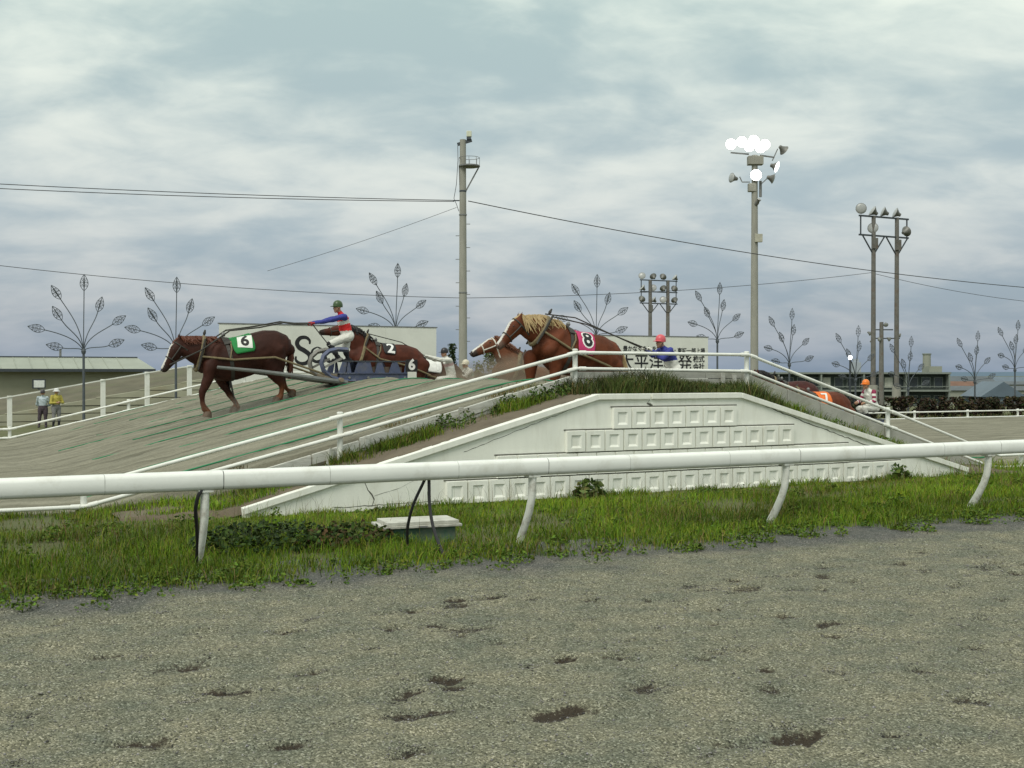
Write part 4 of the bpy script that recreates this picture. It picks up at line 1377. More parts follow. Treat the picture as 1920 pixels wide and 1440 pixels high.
def plant(name, label, u, v, r, h, n, cols, size, zf=land_h, stems=12, stemcol=(.14, .07, .035), cat='plant', group=None):
    gg = np.random.default_rng(int(u * 100) + int(v * 10))
    t = thing(name, label, cat, W(u, v, float(zf(np.array([u]), np.array([v]))[0])), TH, group)
    a, q = gg.uniform(0, 6.28, n), np.sqrt(gg.random(n))
    z = h * gg.random(n) ** .8 * np.sqrt(np.clip(1.1 - q ** 2, .1, 1))
    L_ = np.stack([r * q * np.cos(a), .55 * r * q * np.sin(a), z], -1)
    V_, F_, C_ = leaves(L_, np.full(n, size), palette(n, cols, gg), 5, .4)
    link('leaves', np_mesh('leaves', V_, F_, M_LEAF, C_), t)
    for k in range(stems):
        aa, qq = gg.uniform(0, 6.28), gg.uniform(.2, 1)
        e_ = (r * qq * math.cos(aa), .55 * r * qq * math.sin(aa), h * gg.uniform(.5, 1.15) * math.sqrt(1.1 - qq ** 2))
        MB().tube([(e_[0] * .3, e_[1] * .3, -.02), (e_[0] * .7, e_[1] * .7, e_[2] * .6), e_], [.006, .005, .003], 4).build('stem', mat('dry_stem', stemcol, .8), t)
    return t


plant('low_shrub', 'dark low shrub with reddish stems in the grass near the first rail post', 3.4, 12.3, .85, .30, 1500, [(.028, .056, .010), (.045, .080, .012), (.020, .038, .009)], .060, stems=26, stemcol=(.06, .09, .02))
plant('low_shrub', 'dark low shrub with rusty dry stalks beside the cable box', 4.25, 12.1, .62, .28, 900, [(.035, .065, .012), (.06, .10, .014), (.10, .06, .025)], .060, stems=22, stemcol=(.20, .10, .045))
plant('weed_plant', 'leafy weed standing against the right end of the white facing', 15.45, 15.12, .2, .30, 70, [(.06, .11, .02), (.085, .14, .025)], .13, stems=5)
plant('weed_plant', 'spiky tuft growing before the lower block row', 9.0, 14.9, .28, .30, 160, [(.08, .13, .025), (.12, .15, .04)], .12, stems=10, stemcol=(.12, .15, .04))


def tree(name, label, u, v, base, h, rx, ry, n, cols, size, shape='round', cat='tree', group=None, trunk_h=.35, seed=1, tcol=(.07, .05, .035)):
    gg = np.random.default_rng(seed)
    t = thing(name, label, cat, W(u, v, base), TH, group)
    b = MB()
    lean = gg.uniform(-.06, .06, 2) * h
    b.tube([(0, 0, -.15), (lean[0] * .4, lean[1] * .4, h * trunk_h), (lean[0], lean[1], h * .8)], [.05 * h ** .5, .035 * h ** .5, .01], 7)
    for k in range(6):
        a = gg.uniform(0, 6.28); z0 = h * gg.uniform(trunk_h * .5, .6)
        b.tube([(lean[0] * .4, lean[1] * .4, z0), (rx * .4 * math.cos(a), ry * .4 * math.sin(a), z0 + h * .12), (rx * .75 * math.cos(a), ry * .75 * math.sin(a), z0 + h * .26)], [.022 * h ** .5, .015 * h ** .5, .005], 5)
    b.build('trunk', mat('bark', tcol, .9, .3, 9, .4, 30), t, True)
    nc = max(8, n // 90)
    cz = gg.uniform(trunk_h * .6, 1.0, nc) * h
    ca, cq = gg.uniform(0, 6.28, nc), gg.random(nc) ** .55
    if shape == 'cone':
        rr = np.clip((h - cz) / h, .03, 1) * 1.25
    elif shape == 'hedge':
        rr = np.where(cz > h * .3, 1.0, .6)
    else:
        rr = np.sqrt(np.clip(1 - ((cz / h - .62) / .46) ** 2, .05, 1))
    C0 = np.stack([rx * rr * cq * np.cos(ca), ry * rr * cq * np.sin(ca), cz], -1)
    i = gg.integers(0, nc, n)
    Pp = C0[i] + gg.normal(size=(n, 3)) * np.array([rx, ry, h * .5]) * .14
    Pp[:, 2] = np.clip(Pp[:, 2], h * .1, h * 1.03)
    cc = palette(n, cols, gg) * (gg.uniform(.65, 1.35, nc)[i])[:, None]
    V_, F_, C_ = leaves(Pp, np.full(n, size), cc, seed, .3)
    link('crown', np_mesh('crown', V_, F_, M_LEAF, C_), t)
    return t


tree('conifer', 'small dark conical bush left of the tall pole', 17.25, 38, -.5, 3.3, .42, .42, 1500, [(.035, .06, .022), (.05, .075, .025)], .10, 'cone', seed=3)
tree('small_tree', 'green bushy tree right of the tall pole behind the dust', 18.9, 37.8, -.5, 3.1, .75, .6, 1500, [(.06, .09, .03), (.08, .11, .04)], .12, seed=4)
tree('small_tree', 'dark green tree at the right end of the Japanese hoarding', 30.4, 41.5, -.5, 3.5, .55, .5, 1600, [(.025, .045, .018), (.04, .065, .022)], .12, seed=5)
k = 0
rg2 = random.Random(8)
words_ = ['first', 'second', 'third', 'fourth', 'fifth', 'sixth', 'seventh', 'eighth', 'ninth', 'tenth', 'eleventh', 'twelfth', 'thirteenth']
u = 36.9
while u < 50.5 and k < 13:
    hcol = [(.035, .022, .016), (.05, .03, .02), (.03, .042, .014), (.06, .05, .02)]
    tree('hedge_shrub', f'dark reddish trimmed hedge shrub, {words_[k]} from the left in the hedge row', u, 40 + rg2.uniform(-.08, .08), -.5, 1.2 + rg2.uniform(-.05, .05), .66, .42, 1300, hcol, .14, 'hedge', 'shrub', 'trimmed hedge on the right beyond the course', .4, 30 + k, (.05, .03, .025))
    u += 1.06 + rg2.uniform(-.06, .08)
    k += 1
# rough growth behind the far railing
g = np.random.default_rng(91)
u, v, P = scatter(22000, 22, 62, 35.2, 43, lambda a, b: np.clip(.5 + (fbm(a * .5, b * .5, 79, 2) - .5) * 3, .03, 1), land_h, 92)
n = len(P)
V_, F_, C_ = blades('r', P, g.uniform(.1, .42, n), g.uniform(.02, .045, n), palette(n, [(.07, .10, .025), (.10, .12, .035), (.14, .11, .05)], g), .6, 93)
tag(link('rough_grass', np_mesh('rough_grass', V_, F_, M_GRASS, C_)), 'rough green growth between the far railing and the hedge', 'grass', kind='stuff')

# ------------------------------------------------------------------ remeshed bodies
def remesh(b, voxel, smooth_it=6, fac=.5):
    me = b.mesh('raw', [])
    o = bpy.data.objects.new('raw', me)
    COL.objects.link(o)
    m = o.modifiers.new('r', 'REMESH')
    m.mode = 'VOXEL'
    m.voxel_size = voxel
    s_ = o.modifiers.new('s', 'SMOOTH')
    s_.factor = fac
    s_.iterations = smooth_it
    dg = bpy.context.evaluated_depsgraph_get()
    dg.update()
    out_ = bpy.data.meshes.new_from_object(o.evaluated_get(dg))
    bpy.data.objects.remove(o)
    bpy.data.meshes.remove(me)
    out_.polygons.foreach_set('use_smooth', [True] * len(out_.polygons))
    return out_


def loft(b, secs, y=0.0, n=18):
    """secs: (x, z, in-plane radius, lateral radius[, y])"""
    P = [(s_[0], (s_[4] if len(s_) > 4 else y), s_[1]) for s_ in secs]
    k = len(P)
    V_ = []
    ts = []
    for i in range(k):
        a, c = Vector(P[max(i - 1, 0)]), Vector(P[min(i + 1, k - 1)])
        d = c - a
        d.y = 0
        ts.append(d.normalized())
    rings = []
    def ring(p, t, rn, ry):
        nrm = Vector((-t.z, 0, t.x))
        return [Vector(p) + nrm * (rn * math.cos(2 * math.pi * j / n)) + Vector((0, 1, 0)) * (ry * math.sin(2 * math.pi * j / n)) for j in range(n)]
    for e_ in (.9, .55):
        c = math.sqrt(1 - e_ * e_)
        rings.append(ring(Vector(P[0]) - ts[0] * e_ * min(secs[0][2], secs[0][3]), ts[0], secs[0][2] * c, secs[0][3] * c))
    for i in range(k):
        rings.append(ring(P[i], ts[i], secs[i][2], secs[i][3]))
    for e_ in (.55, .9):
        c = math.sqrt(1 - e_ * e_)
        rings.append(ring(Vector(P[-1]) + ts[-1] * e_ * min(secs[-1][2], secs[-1][3]), ts[-1], secs[-1][2] * c, secs[-1][3] * c))
    v = [q for r_ in rings for q in r_]
    m = len(rings)
    f = [(i * n + j, i * n + (j + 1) % n, (i + 1) * n + (j + 1) % n, (i + 1) * n + j) for i in range(m - 1) for j in range(n)]
    f += [tuple(range(n - 1, -1, -1)), tuple((m - 1) * n + j for j in range(n))]
    b.add(v, f)


TRUNK = [(-1.06, 1.20, .16, .16), (-.98, 1.25, .31, .26), (-.80, 1.28, .41, .345), (-.55, 1.30, .44, .385), (-.30, 1.28, .44, .40), (0, 1.23, .445, .415),
         (.25, 1.21, .455, .40), (.50, 1.23, .465, .355), (.70, 1.26, .43, .31), (.88, 1.24, .33, .25), (.98, 1.22, .20, .17)]
M_COAT = mat('horse_coat', (1, 1, 1), .62, .28, 7, .35, 70, attr='Col', spec=.22, stretch=(1, 1, .5))


def horse(name, label, U0, V, z0, Wp, pitch, neck, head, legs, coat, legc, mane, blaze=True, ls=1.0, cloth=None, number=None, numcol=None, clothcol=None, patchcol=None,
          mane_len=.24, collar=None, strap=None, tail=True, muzzle=(.03, .018, .014), cl=(-.28, .24), cphi=(-55, 72), ctr=(-.04, 46), roll=0, digit=.30, halter=False, trace_end=None):
    t = thing(name, label, 'horse', W(U0, V, z0), TH + math.pi, 'draft horses racing over the hill')
    ca, sa = math.cos(R(pitch)), math.sin(R(pitch))
    def T(x, z):
        a, c = (x - .5) * ls, z - 1.70
        return (Wp[0] + a * ca - c * sa, Wp[1] + a * sa + c * ca)
    b = MB()
    loft(b, [(*T(x, z), rn, ry) for x, z, rn, ry in TRUNK])
    loft(b, neck, 0, 16)
    loft(b, head, 0, 16)
    # cheek, brow and nostril shapes, ears
    h0, h1, h2, h3 = [Vector((s_[0], 0, s_[1])) for s_ in (head[0], head[1], head[2], head[-1])]
    ax = (h3 - h0).normalized()
    fr = Vector((-ax.z, 0, ax.x))
    if fr.dot(Vector((ax.x * 0 + 1, 0, .9))) < 0:
        fr = -fr
    b.capsule([h1 - fr * .07 + ax * .0, h1 - fr * .045 + ax * .12], [.085, .06], 10, rx=[.115, .09])
    for s_ in (-1, 1):
        b.capsule([h1 + fr * .085 + Vector((0, s_ * .075, 0)), h1 + fr * .07 + Vector((0, s_ * .078, 0)) + ax * .06], [.032, .03], 8)
        b.capsule([h3 + Vector((0, s_ * .035, 0)) + fr * .02, h3 + Vector((0, s_ * .04, 0)) + ax * .03], [.035, .03], 8)
        e0 = h0 + fr * .10 + Vector((0, s_ * .06, 0)) - ax * .03
        b.capsule([e0, e0 + fr * .05 - ax * .07 + Vector((0, s_ * .015, 0)), e0 + fr * .07 - ax * .15 + Vector((0, s_ * .02, 0))], [.042, .036, .012], 8, rx=[.03, .024, .008])
    for s_ in (-1, 1):
        q0, q1 = T(.60, 1.50), T(.84, 1.14)
        b.capsule([(q0[0], s_ * .17, q0[1]), (q1[0], s_ * .20, q1[1])], [.13, .15], 12)
        q0, q1, q2 = T(-.50, 1.50), T(-.72, 1.25), T(-.72, .98)
        b.capsule([(q0[0], s_ * .19, q0[1]), (q1[0], s_ * .21, q1[1]), (q2[0], s_ * .20, q2[1])], [.14, .20, .17], 12)
        q0, q1 = T(.62, .86), T(.60, .72)
    hoofs = []
    for side, pts in legs:
        yt = .19
        m = len(pts)
        loft(b, [(p[0], p[1], p[2], p[3], side * (yt + .02 - .05 * i / (m - 1))) for i, p in enumerate(pts)], 0, 12)
        hoofs.append((pts[-1], side * (yt - .03)))
    me = remesh(b, .024, 7)
    n = len(me.vertices)
    co = np.empty(n * 3, np.float32); me.vertices.foreach_get('co', co); co = co.reshape(-1, 3)
    no = np.empty(n * 3, np.float32); me.vertices.foreach_get('normal', no); no = no.reshape(-1, 3)
    rel = (fbm(co[:, 0] * 3.1 + 5, co[:, 2] * 3.1 + 2 * co[:, 1], 15, 3) - .5) * .046 + (fbm(co[:, 0] * 9, co[:, 2] * 7 + co[:, 1] * 4, 16, 2) - .5) * .010
    rel = rel * np.clip(np.abs(co[:, 1]) / .12, .2, 1)
    co = co + no * rel[:, None]
    me.vertices.foreach_set('co', co.astype(np.float32).ravel())
    me.update()
    c = np.tile(np.array(coat, np.float32), (n, 1))
    low = np.clip((.48 - (co[:, 2] - np.interp(-co[:, 0] + U0, np.linspace(U0 - 2, U0 + 2, 41), sandz(np.linspace(U0 - 2, U0 + 2, 41)) - z0))) / .25, 0, 1)[:, None]
    c = c * (1 - low) + np.array(legc) * low
    nz_ = fbm(co[:, 0] * 5, co[:, 2] * 5, 3, 3)[:, None]
    c = c * (.62 + .76 * nz_)
    # head markings
    H0 = np.array(h0); AX = np.array(ax); FR = np.array(fr)
    s_ = (co - H0) @ AX
    q = (co - H0) @ FR
    L_ = (h3 - h0).length
    inh = (s_ > -.05) & (s_ < L_ + .12) & (np.abs(q) < .24) & (np.abs(co[:, 1]) < .16)
    mz_ = np.clip((s_ - L_ * .80) / (.12 * L_), 0, 1) * inh
    c = c * (1 - mz_[:, None]) + np.array(muzzle) * mz_[:, None]
    if blaze:
        bl_ = inh & (no @ FR > .55) & (np.abs(co[:, 1]) < .050) & (s_ > .06) & (s_ < L_ * 1.02)
        c[bl_] = (.72, .70, .64)
    a = me.color_attributes.new('Col', 'FLOAT_COLOR', 'POINT')
    cc = np.ones((n, 4), np.float32); cc[:, :3] = c
    a.data.foreach_set('color', cc.ravel())
    me.materials.clear(); me.materials.append(M_COAT)
    me.name = 'body'
    link('body', me, t)
    bvh = BVHTree.FromPolygons([tuple(p) for p in co], [tuple(p.vertices) for p in me.polygons])

    def hit(o, d, back=0.0):
        r_ = bvh.ray_cast(Vector(o), Vector(d))
        return r_[0] if r_[0] is not None else None

    def wrap(x, phi, off=.014):
        cx, cz = T(x, 1.24)
        d = Vector((-sa * math.cos(phi), math.sin(phi), ca * math.cos(phi)))
        o = Vector((cx, 0, cz)) + d * 1.1
        p = hit(o, -d)
        if p is None:
            p = Vector((cx, 0, cz)) + d * .42
        return p + d * off

    for (p, y) in hoofs:
        MB().lathe([(.105, -.085), (.085, .03), (.06, .05)], 12, c=(p[0] + .02, y, p[1] - .01), axis=(-.15, 0, 1)).build('hoof', M_HOOF, t, True)
    for s2 in (-1, 1):
        e_ = h1 + fr * .075 + Vector((0, s2 * .098, 0)) + ax * .035
        MB().lathe([(.004, -.018), (.016, -.01), (.02, 0), (.016, .01), (.004, .018)], 10, c=e_, axis=(0, 1, 0)).build('eye', M_EYE, t, True)
        nn = h3 + Vector((0, s2 * .068, 0)) + ax * .045 + fr * .03
        MB().lathe([(.004, -.01), (.016, 0), (.004, .01)], 8, c=nn, axis=(0, 1, 0)).build('nostril', M_EYE, t, True)
    # mane
    M_MANE = mat('hair_%d_%d' % (int(mane[0] * 1000), int(mane[1] * 1000)), mane, .6, .3, 18, stretch=(3, 3, .6))
    rr = random.Random(int(U0 * 10))
    b = MB()
    x0, x1 = Wp[0] + .1, head[0][0] + .04
    NM = 96
    for k in range(NM):
        x = x0 + (x1 - x0) * (k + .5) / NM
        p = hit((x, .01, 3.2), (0, 0, -1))
        if p is None:
            continue
        ln = mane_len * rr.uniform(.6, 1.15) * (.55 if k < 12 else 1)
        sd = 1 if rr.random() < .68 else -1
        q1 = p + Vector((rr.uniform(-.03, .03), sd * .035, .028))
        q2 = p + Vector((rr.uniform(-.10, .0), sd * (.085 + .05 * rr.random()), -.40 * ln))
        q3 = p + Vector((rr.uniform(-.20, -.02), sd * (.12 + .06 * rr.random()), -ln))
        b.tube([p + Vector((0, -sd * .015, -.03)), q1, q2, q3], [.016, .022, .015, .003], 5, rx=[.022, .032, .022, .004])
    for k in range(6):
        p = h0 + fr * .13 + Vector((0, rr.uniform(-.04, .04), 0))
        b.tube([p - ax * .06, p + fr * .03 + ax * .06, p + fr * .02 + ax * (.18 + .06 * rr.random())], [.02, .022, .004], 5)
    b.build('mane', M_MANE, t, True)
    if tail:
        tx, tz = T(-1.0, 1.50)
        b = MB()
        for k in range(30):
            yy = rr.uniform(-.08, .08)
            ln = rr.uniform(.62, .95)
            b.tube([(tx + .04, yy * .3, tz), (tx - .11, yy * .7, tz - .07), (tx - .17 + rr.uniform(-.03, .02), yy * 1.2, tz - ln * .5), (tx - .13 + rr.uniform(-.08, .06), yy * 1.4, tz - ln)], [.03, .05, .042, .006], 5)
        b.build('tail', M_MANE, t, True)

    def band(name_, x, w, phi0, phi1, m_, off=.012, slant=0.0, n_=30):
        v, f = [], []
        for i in range(n_ + 1):
            ph = R(phi0 + (phi1 - phi0) * i / n_)
            for s3 in (-.5, .5):
                v.append(wrap(x + slant * ph + s3 * w, ph, off))
        f = [(2 * i, 2 * i + 1, 2 * i + 3, 2 * i + 2) for i in range(n_)]
        o_ = MB().add(v, f)
        me_ = o_.mesh(name_, m_)
        ob = link(name_, me_, t)
        sm_ = ob.modifiers.new('s', 'SOLIDIFY'); sm_.thickness = .012; sm_.offset = 0
        return ob

    def ring(name_, c0, e1, e2, m_, r_, off=.02, n_=26, rad=1.0):
        pts = []
        for i in range(n_ + 1):
            an = 2 * math.pi * i / n_
            d = (Vector(e1) * math.cos(an) + Vector(e2) * math.sin(an)).normalized()
            p = hit(Vector(c0) + d * rad, -d)
            if p is None:
                p = Vector(c0) + d * .2
            pts.append(p + d * off)
        return MB().tube(pts, r_, 7).build(name_, m_, t, True)

    # cloth over the back with its number
    if cloth:
        m_ = mat('cloth_' + cloth, clothcol, .8, .1, 9, .15, 60)
        nx, ny = 14, 22
        v = []
        for j in range(ny + 1):
            ph = R(cphi[0] + (cphi[1] - cphi[0]) * j / ny)
            edge_ = min(j, ny - j) / ny
            rnd = .05 * max(0, 1 - edge_ / .12) ** 2
            for i in range(nx + 1):
                f_ = i / nx
                x = cl[0] + rnd + (cl[1] - cl[0] - 2 * rnd) * f_
                v.append(wrap(x, ph, .024 + .006 * math.sin(7 * x + 5 * ph)))
        f = [(j * (nx + 1) + i, j * (nx + 1) + i + 1, (j + 1) * (nx + 1) + i + 1, (j + 1) * (nx + 1) + i) for j in range(ny) for i in range(nx)]
        co_ = link('number_cloth', MB().add(v, f).mesh('number_cloth', m_, True), t)
        sm_ = co_.modifiers.new('s', 'SOLIDIFY'); sm_.thickness = .012; sm_.offset = 0

        def dec(px_, py_, off):
            cr_, sr_ = math.cos(R(roll)), math.sin(R(roll))
            a_, b_ = px_ * cr_ - py_ * sr_, px_ * sr_ + py_ * cr_
            return wrap(ctr[0] - a_, R(ctr[1]) - b_ / .43, off)
        if patchcol:
            hs = digit * .56
            v = [dec(-hs + 2 * hs * i / 8, -hs + 2 * hs * j / 8, .036) for j in range(9) for i in range(9)]
            f = [(j * 9 + i, j * 9 + i + 1, (j + 1) * 9 + i + 1, (j + 1) * 9 + i) for j in range(8) for i in range(8)]
            link('number_patch', MB().add(v, f).mesh('number_patch', mat('patch_' + cloth, patchcol, .8, .05, 9)), co_)
        def number_mesh(off, bold, m2, nm):
            tm = text_mesh(number, digit * 1.28, bold, 0.0)
            bm = bmesh.new(); bm.from_mesh(tm)
            bmesh.ops.triangulate(bm, faces=bm.faces)
            for _ in range(2):
                bmesh.ops.subdivide_edges(bm, edges=[e for e in bm.edges if e.calc_length() > .05], cuts=1)
                bmesh.ops.triangulate(bm, faces=bm.faces)
            for v_ in bm.verts:
                v_.co = dec(v_.co.x, v_.co.y, off)
            bm.to_mesh(tm); bm.free()
            tm.materials.clear(); tm.materials.append(m2)
            tm.name = nm
            link(nm, tm, co_)
        if not patchcol and cloth == 'pink':
            number_mesh(.036, .045, mat('number_white', (.78, .78, .74), .7), 'number_outline')
        number_mesh(.042, .012, mat('number_%s' % cloth, numcol, .7, .02), 'number')
    # harness
    if collar:
        top, bot = Vector((collar[0], 0, collar[1])), Vector((collar[2], 0, collar[3]))
        c0 = (top + bot) / 2
        e1 = (top - bot).normalized()
        cl_ = ring('collar', c0, e1, (0, 1, 0), M_STRAP if name != 'x' else M_STRAPD, .045, .03)
        for s3 in (-1, 1):
            d = Vector((0, s3, 0))
            p = hit(c0 + d, -d) or c0 + d * .3
            MB().tube([p + d * .05 + e1 * .34, p + d * .055, p + d * .05 - e1 * .34], [.02, .032, .02], 7).build('hame', M_STRAPD, cl_, True)
            MB().tube([p + d * .05 - e1 * .05, wrap(.35, R(93 * s3), .05), wrap(-.1, R(99 * s3), .05), wrap(-.6, R(107 * s3), .05), Vector((trace_end[0], s3 * .42, trace_end[1])) if trace_end else Vector(T(-1.25, .95)[0:1] + (s3 * .36,) + T(-1.25, .95)[1:2])], .024, 7).build('trace', M_STRAP, t, True)
        MB().lathe([(.02, 0), (.035, .04), (.015, .12)], 8, c=top + e1 * .02, axis=e1).build('hame_top', M_STRAPD, cl_, True)
        band('girth', .40, .08, -175, 175, M_STRAPD)
        band('back_pad', .38, .16, -38, 38, M_STRAPD, .03)
        sd = MB().lathe([(.03, 0), (.05, .05), (.02, .1)], 8, c=wrap(.38, 0, .03), axis=(-sa, 0, ca)).build('terret', M_STEEL, t, True)
        MB().tube([wrap(.42, R(88), .03), wrap(.34, R(60), .03), wrap(.30, R(30), .03)], .018, 6).build('pad_strap', M_STRAP, t, True)
    ms = mat('halter_white', (.62, .60, .52), .7) if halter else M_STRAPD
    ring('noseband', h0.lerp(h3, .62), fr, (0, 1, 0), ms, .014, .006, 18, .4)
    ring('crownpiece', h0.lerp(h3, .10), fr, (0, 1, 0), ms, .016, .008, 18, .4)
    for s3 in (-1, 1):
        a_, b_ = h0.lerp(h3, .10), h0.lerp(h3, .62)
        P = []
        for i in range(7):
            c0 = a_.lerp(b_, i / 6)
            d = Vector((0, s3, 0))
            p = hit(c0 + d * .5, -d) or c0 + d * .1
            P.append(p + d * .01)
        MB().tube(P, .014, 6).build('cheek_strap', ms, t, True)
    t['bit'] = tuple(h0.lerp(h3, .85))
    return t


def stand_leg(xf, ztop, ground, fore=True, bend=0.0):
    h = ztop - ground
    if fore:
        return [(xf, ztop, .17, .13), (xf + .02, ground + h * .66, .115, .10), (xf + .03 + bend, ground + h * .42, .076, .075), (xf + .02, ground + h * .18, .052, .052), (xf + .04, ground + .10, .088, .082), (xf + .06, ground + .07, .088, .082)]
    return [(xf, ztop, .30, .17), (xf + .05, ground + h * .70, .2, .15), (xf - .10 - bend, ground + h * .46, .098, .088), (xf - .08, ground + h * .2, .066, .063), (xf - .05, ground + .10, .088, .082), (xf - .03, ground + .07, .088, .082)]


def std_legs(U0, z0, f, r, zt=1.0, spread=.14):
    gl = lambda x: float(sandz(U0 - x)) - z0
    return [(1, stand_leg(f + spread, zt, gl(f + spread))), (-1, stand_leg(f - spread, zt, gl(f - spread), True, .06)), (1, stand_leg(r - spread, zt, gl(r - spread), False)), (-1, stand_leg(r + spread, zt, gl(r + spread), False, .05))]


CHEST6 = (.046, .0135, .0075)
horse('horse', 'dark chestnut horse with white blaze and green number 6 cloth going downhill', 6.75, 25.8, float(sandz(6.75)), (.64, 1.53), -10.5,
      [(.55, 1.16, .42, .25), (.92, 1.21, .35, .20), (1.20, 1.30, .275, .155), (1.40, 1.37, .20, .13)],
      [(1.44, 1.43, .165, .115), (1.55, 1.29, .17, .12), (1.67, 1.08, .125, .09), (1.77, .94, .095, .078), (1.82, .87, .082, .07)],
      [(1, [(.86, .98, .17, .13), (.92, .68, .112, .10), (1.05, .37, .074, .072), (1.04, .15, .050, .050), (1.0, .03, .082, .078), (.91, -.07, .084, .080)]),
       (-1, [(.70, .98, .17, .13), (.56, .64, .112, .10), (.36, .33, .072, .072), (.23, .13, .050, .050), (.20, .04, .084, .080), (.25, .01, .088, .084)]),
       (1, [(-.50, 1.08, .30, .19), (-.55, .78, .19, .15), (-.72, .50, .080, .078), (-.70, .33, .054, .054), (-.67, .25, .084, .080), (-.63, .23, .088, .084)]),
       (-1, [(-.66, 1.05, .28, .18), (-.70, .77, .18, .14), (-.86, .52, .080, .078), (-.94, .42, .054, .052), (-1.02, .37, .084, .080), (-1.07, .36, .088, .084)])],
      CHEST6, (.17, .062, .024), (.10, .028, .012), True, .95, 'green', '6', (.01, .01, .01), (.012, .20, .045), (.72, .74, .68), .15, (.97, 1.60, 1.15, .80), cl=(-.20, .30), ctr=(-.0, 42), cphi=(-55, 78), roll=-14, digit=.30, trace_end=(-1.90, .68))

horse('horse', 'bright chestnut horse with flaxen mane and pink number 8 cloth climbing the hill', 11.5, 20.5, 1.2, (-.25, 1.60), 12.5,
      [(-.20, 1.18, .44, .26), (.08, 1.38, .38, .20), (.34, 1.53, .29, .16), (.58, 1.58, .22, .135)],
      [(.70, 1.66, .165, .115), (.84, 1.56, .17, .12), (.99, 1.39, .125, .09), (1.12, 1.26, .095, .078), (1.18, 1.20, .082, .07)],
      [(1, stand_leg(.02, 1.0, -.02)), (-1, stand_leg(.36, 1.02, .10)), (1, stand_leg(-1.25, .85, -.30, False)), (-1, stand_leg(-1.0, .85, -.25, False, .05))],
      (.135, .036, .0125), (.14, .042, .017), (.40, .29, .14), True, .90, 'pink', '8', (.012, .012, .014), (.50, .035, .135), None, .30, (.08, 1.84, .47, 1.24), cl=(-.16, .27), ctr=(.03, 50), cphi=(-55, 92), digit=.36, muzzle=(.16, .10, .075))

horse('horse', 'bay horse with black number 2 cloth behind the blue sled', 11.5, 31.1, 1.2, (-.14, 1.57), 7,
      [(-.02, 1.20, .42, .25), (.20, 1.48, .33, .185), (.40, 1.69, .26, .155), (.58, 1.82, .20, .13)],
      [(.64, 1.88, .16, .115), (.82, 1.86, .16, .12), (1.06, 1.82, .118, .09), (1.26, 1.80, .092, .078), (1.34, 1.79, .08, .07)],
      std_legs(11.5, 1.2, -.05, -1.4, .95), (.085, .021, .010), (.03, .02, .015), (.012, .010, .010), False, 1.0, 'black', '2', (.75, .75, .72), (.022, .022, .024), None, .22, (.0, 1.78, .28, 1.10), cl=(-.12, .25), ctr=(.03, 46), cphi=(-50, 70), digit=.36)

horse('horse', 'dark brown horse with white number 1 cloth at the far side of the course', 14.0, 32.9, .65, (.30, 1.70), 8,
      [(.42, 1.32, .42, .25), (.68, 1.55, .33, .185), (.88, 1.74, .26, .155), (1.02, 1.84, .20, .13)],
      [(1.06, 1.90, .16, .115), (1.20, 1.80, .16, .12), (1.36, 1.62, .118, .09), (1.48, 1.48, .092, .078), (1.53, 1.42, .08, .07)],
      std_legs(14.0, .65, .42, -.95, 1.0), (.075, .035, .022), (.03, .02, .015), (.012, .010, .010), False, 1.0, 'white', '1', (.01, .01, .01), (.70, .70, .66), None, .22, (.46, 1.88, .72, 1.2), cl=(-.26, .22), ctr=(-.12, 50), cphi=(-50, 80), digit=.34)

horse('horse', 'light chestnut horse in a white halter struggling up through the dust', 12.4, 23.5, .977, (-.02, 1.22), 18,
      [(.0, .80, .42, .25), (.22, 1.06, .33, .19), (.43, 1.30, .26, .155), (.58, 1.44, .20, .13)],
      [(.64, 1.54, .16, .115), (.79, 1.52, .16, .12), (.99, 1.43, .118, .09), (1.16, 1.35, .092, .078), (1.22, 1.32, .08, .07)],
      std_legs(12.4, .977, .05, -1.25, .62), (.19, .068, .031), (.18, .07, .035), (.13, .05, .025), True, mane_len=.16, collar=(.10, 1.36, .34, .86), halter=True, muzzle=(.05, .035, .03))

horse('horse', 'chestnut horse with orange cloth half hidden behind the descending concrete kerb', 22.55, 25.5, -.07, (.10, 1.44), 3,
      [(.2, 1.05, .42, .25), (.50, 1.2, .35, .19), (.78, 1.3, .27, .155), (.95, 1.34, .20, .13)],
      [(1.0, 1.38, .16, .115), (1.10, 1.24, .16, .12), (1.22, 1.05, .118, .09), (1.32, .92, .092, .078), (1.36, .86, .08, .07)],
      std_legs(22.55, -.07, .2, -1.15, .85), (.125, .033, .014), (.12, .04, .02), (.09, .03, .014), True, 1.0, 'orange', '7', (.75, .75, .7), (.75, .17, .03), None, .16, (.42, 1.5, .68, .86), cl=(-.18, .24), ctr=(.03, 50), cphi=(-50, 75), digit=.34)

horse('horse', 'dark maroon bay horse showing its back above the kerb left of the orange cloth', 24.95, 29.4, -.04, (.15, 1.70), 4,
      [(.28, 1.30, .42, .25), (.55, 1.5, .33, .185), (.80, 1.7, .26, .155), (.95, 1.80, .20, .13)],
      [(1.0, 1.84, .16, .115), (1.12, 1.70, .16, .12), (1.25, 1.5, .118, .09), (1.36, 1.36, .092, .078), (1.4, 1.3, .08, .07)],
      std_legs(24.95, -.04, .28, -1.08, .95), (.075, .018, .014), (.03, .015, .012), (.012, .01, .01), False, mane_len=.2, collar=(.35, 1.85, .6, 1.15))

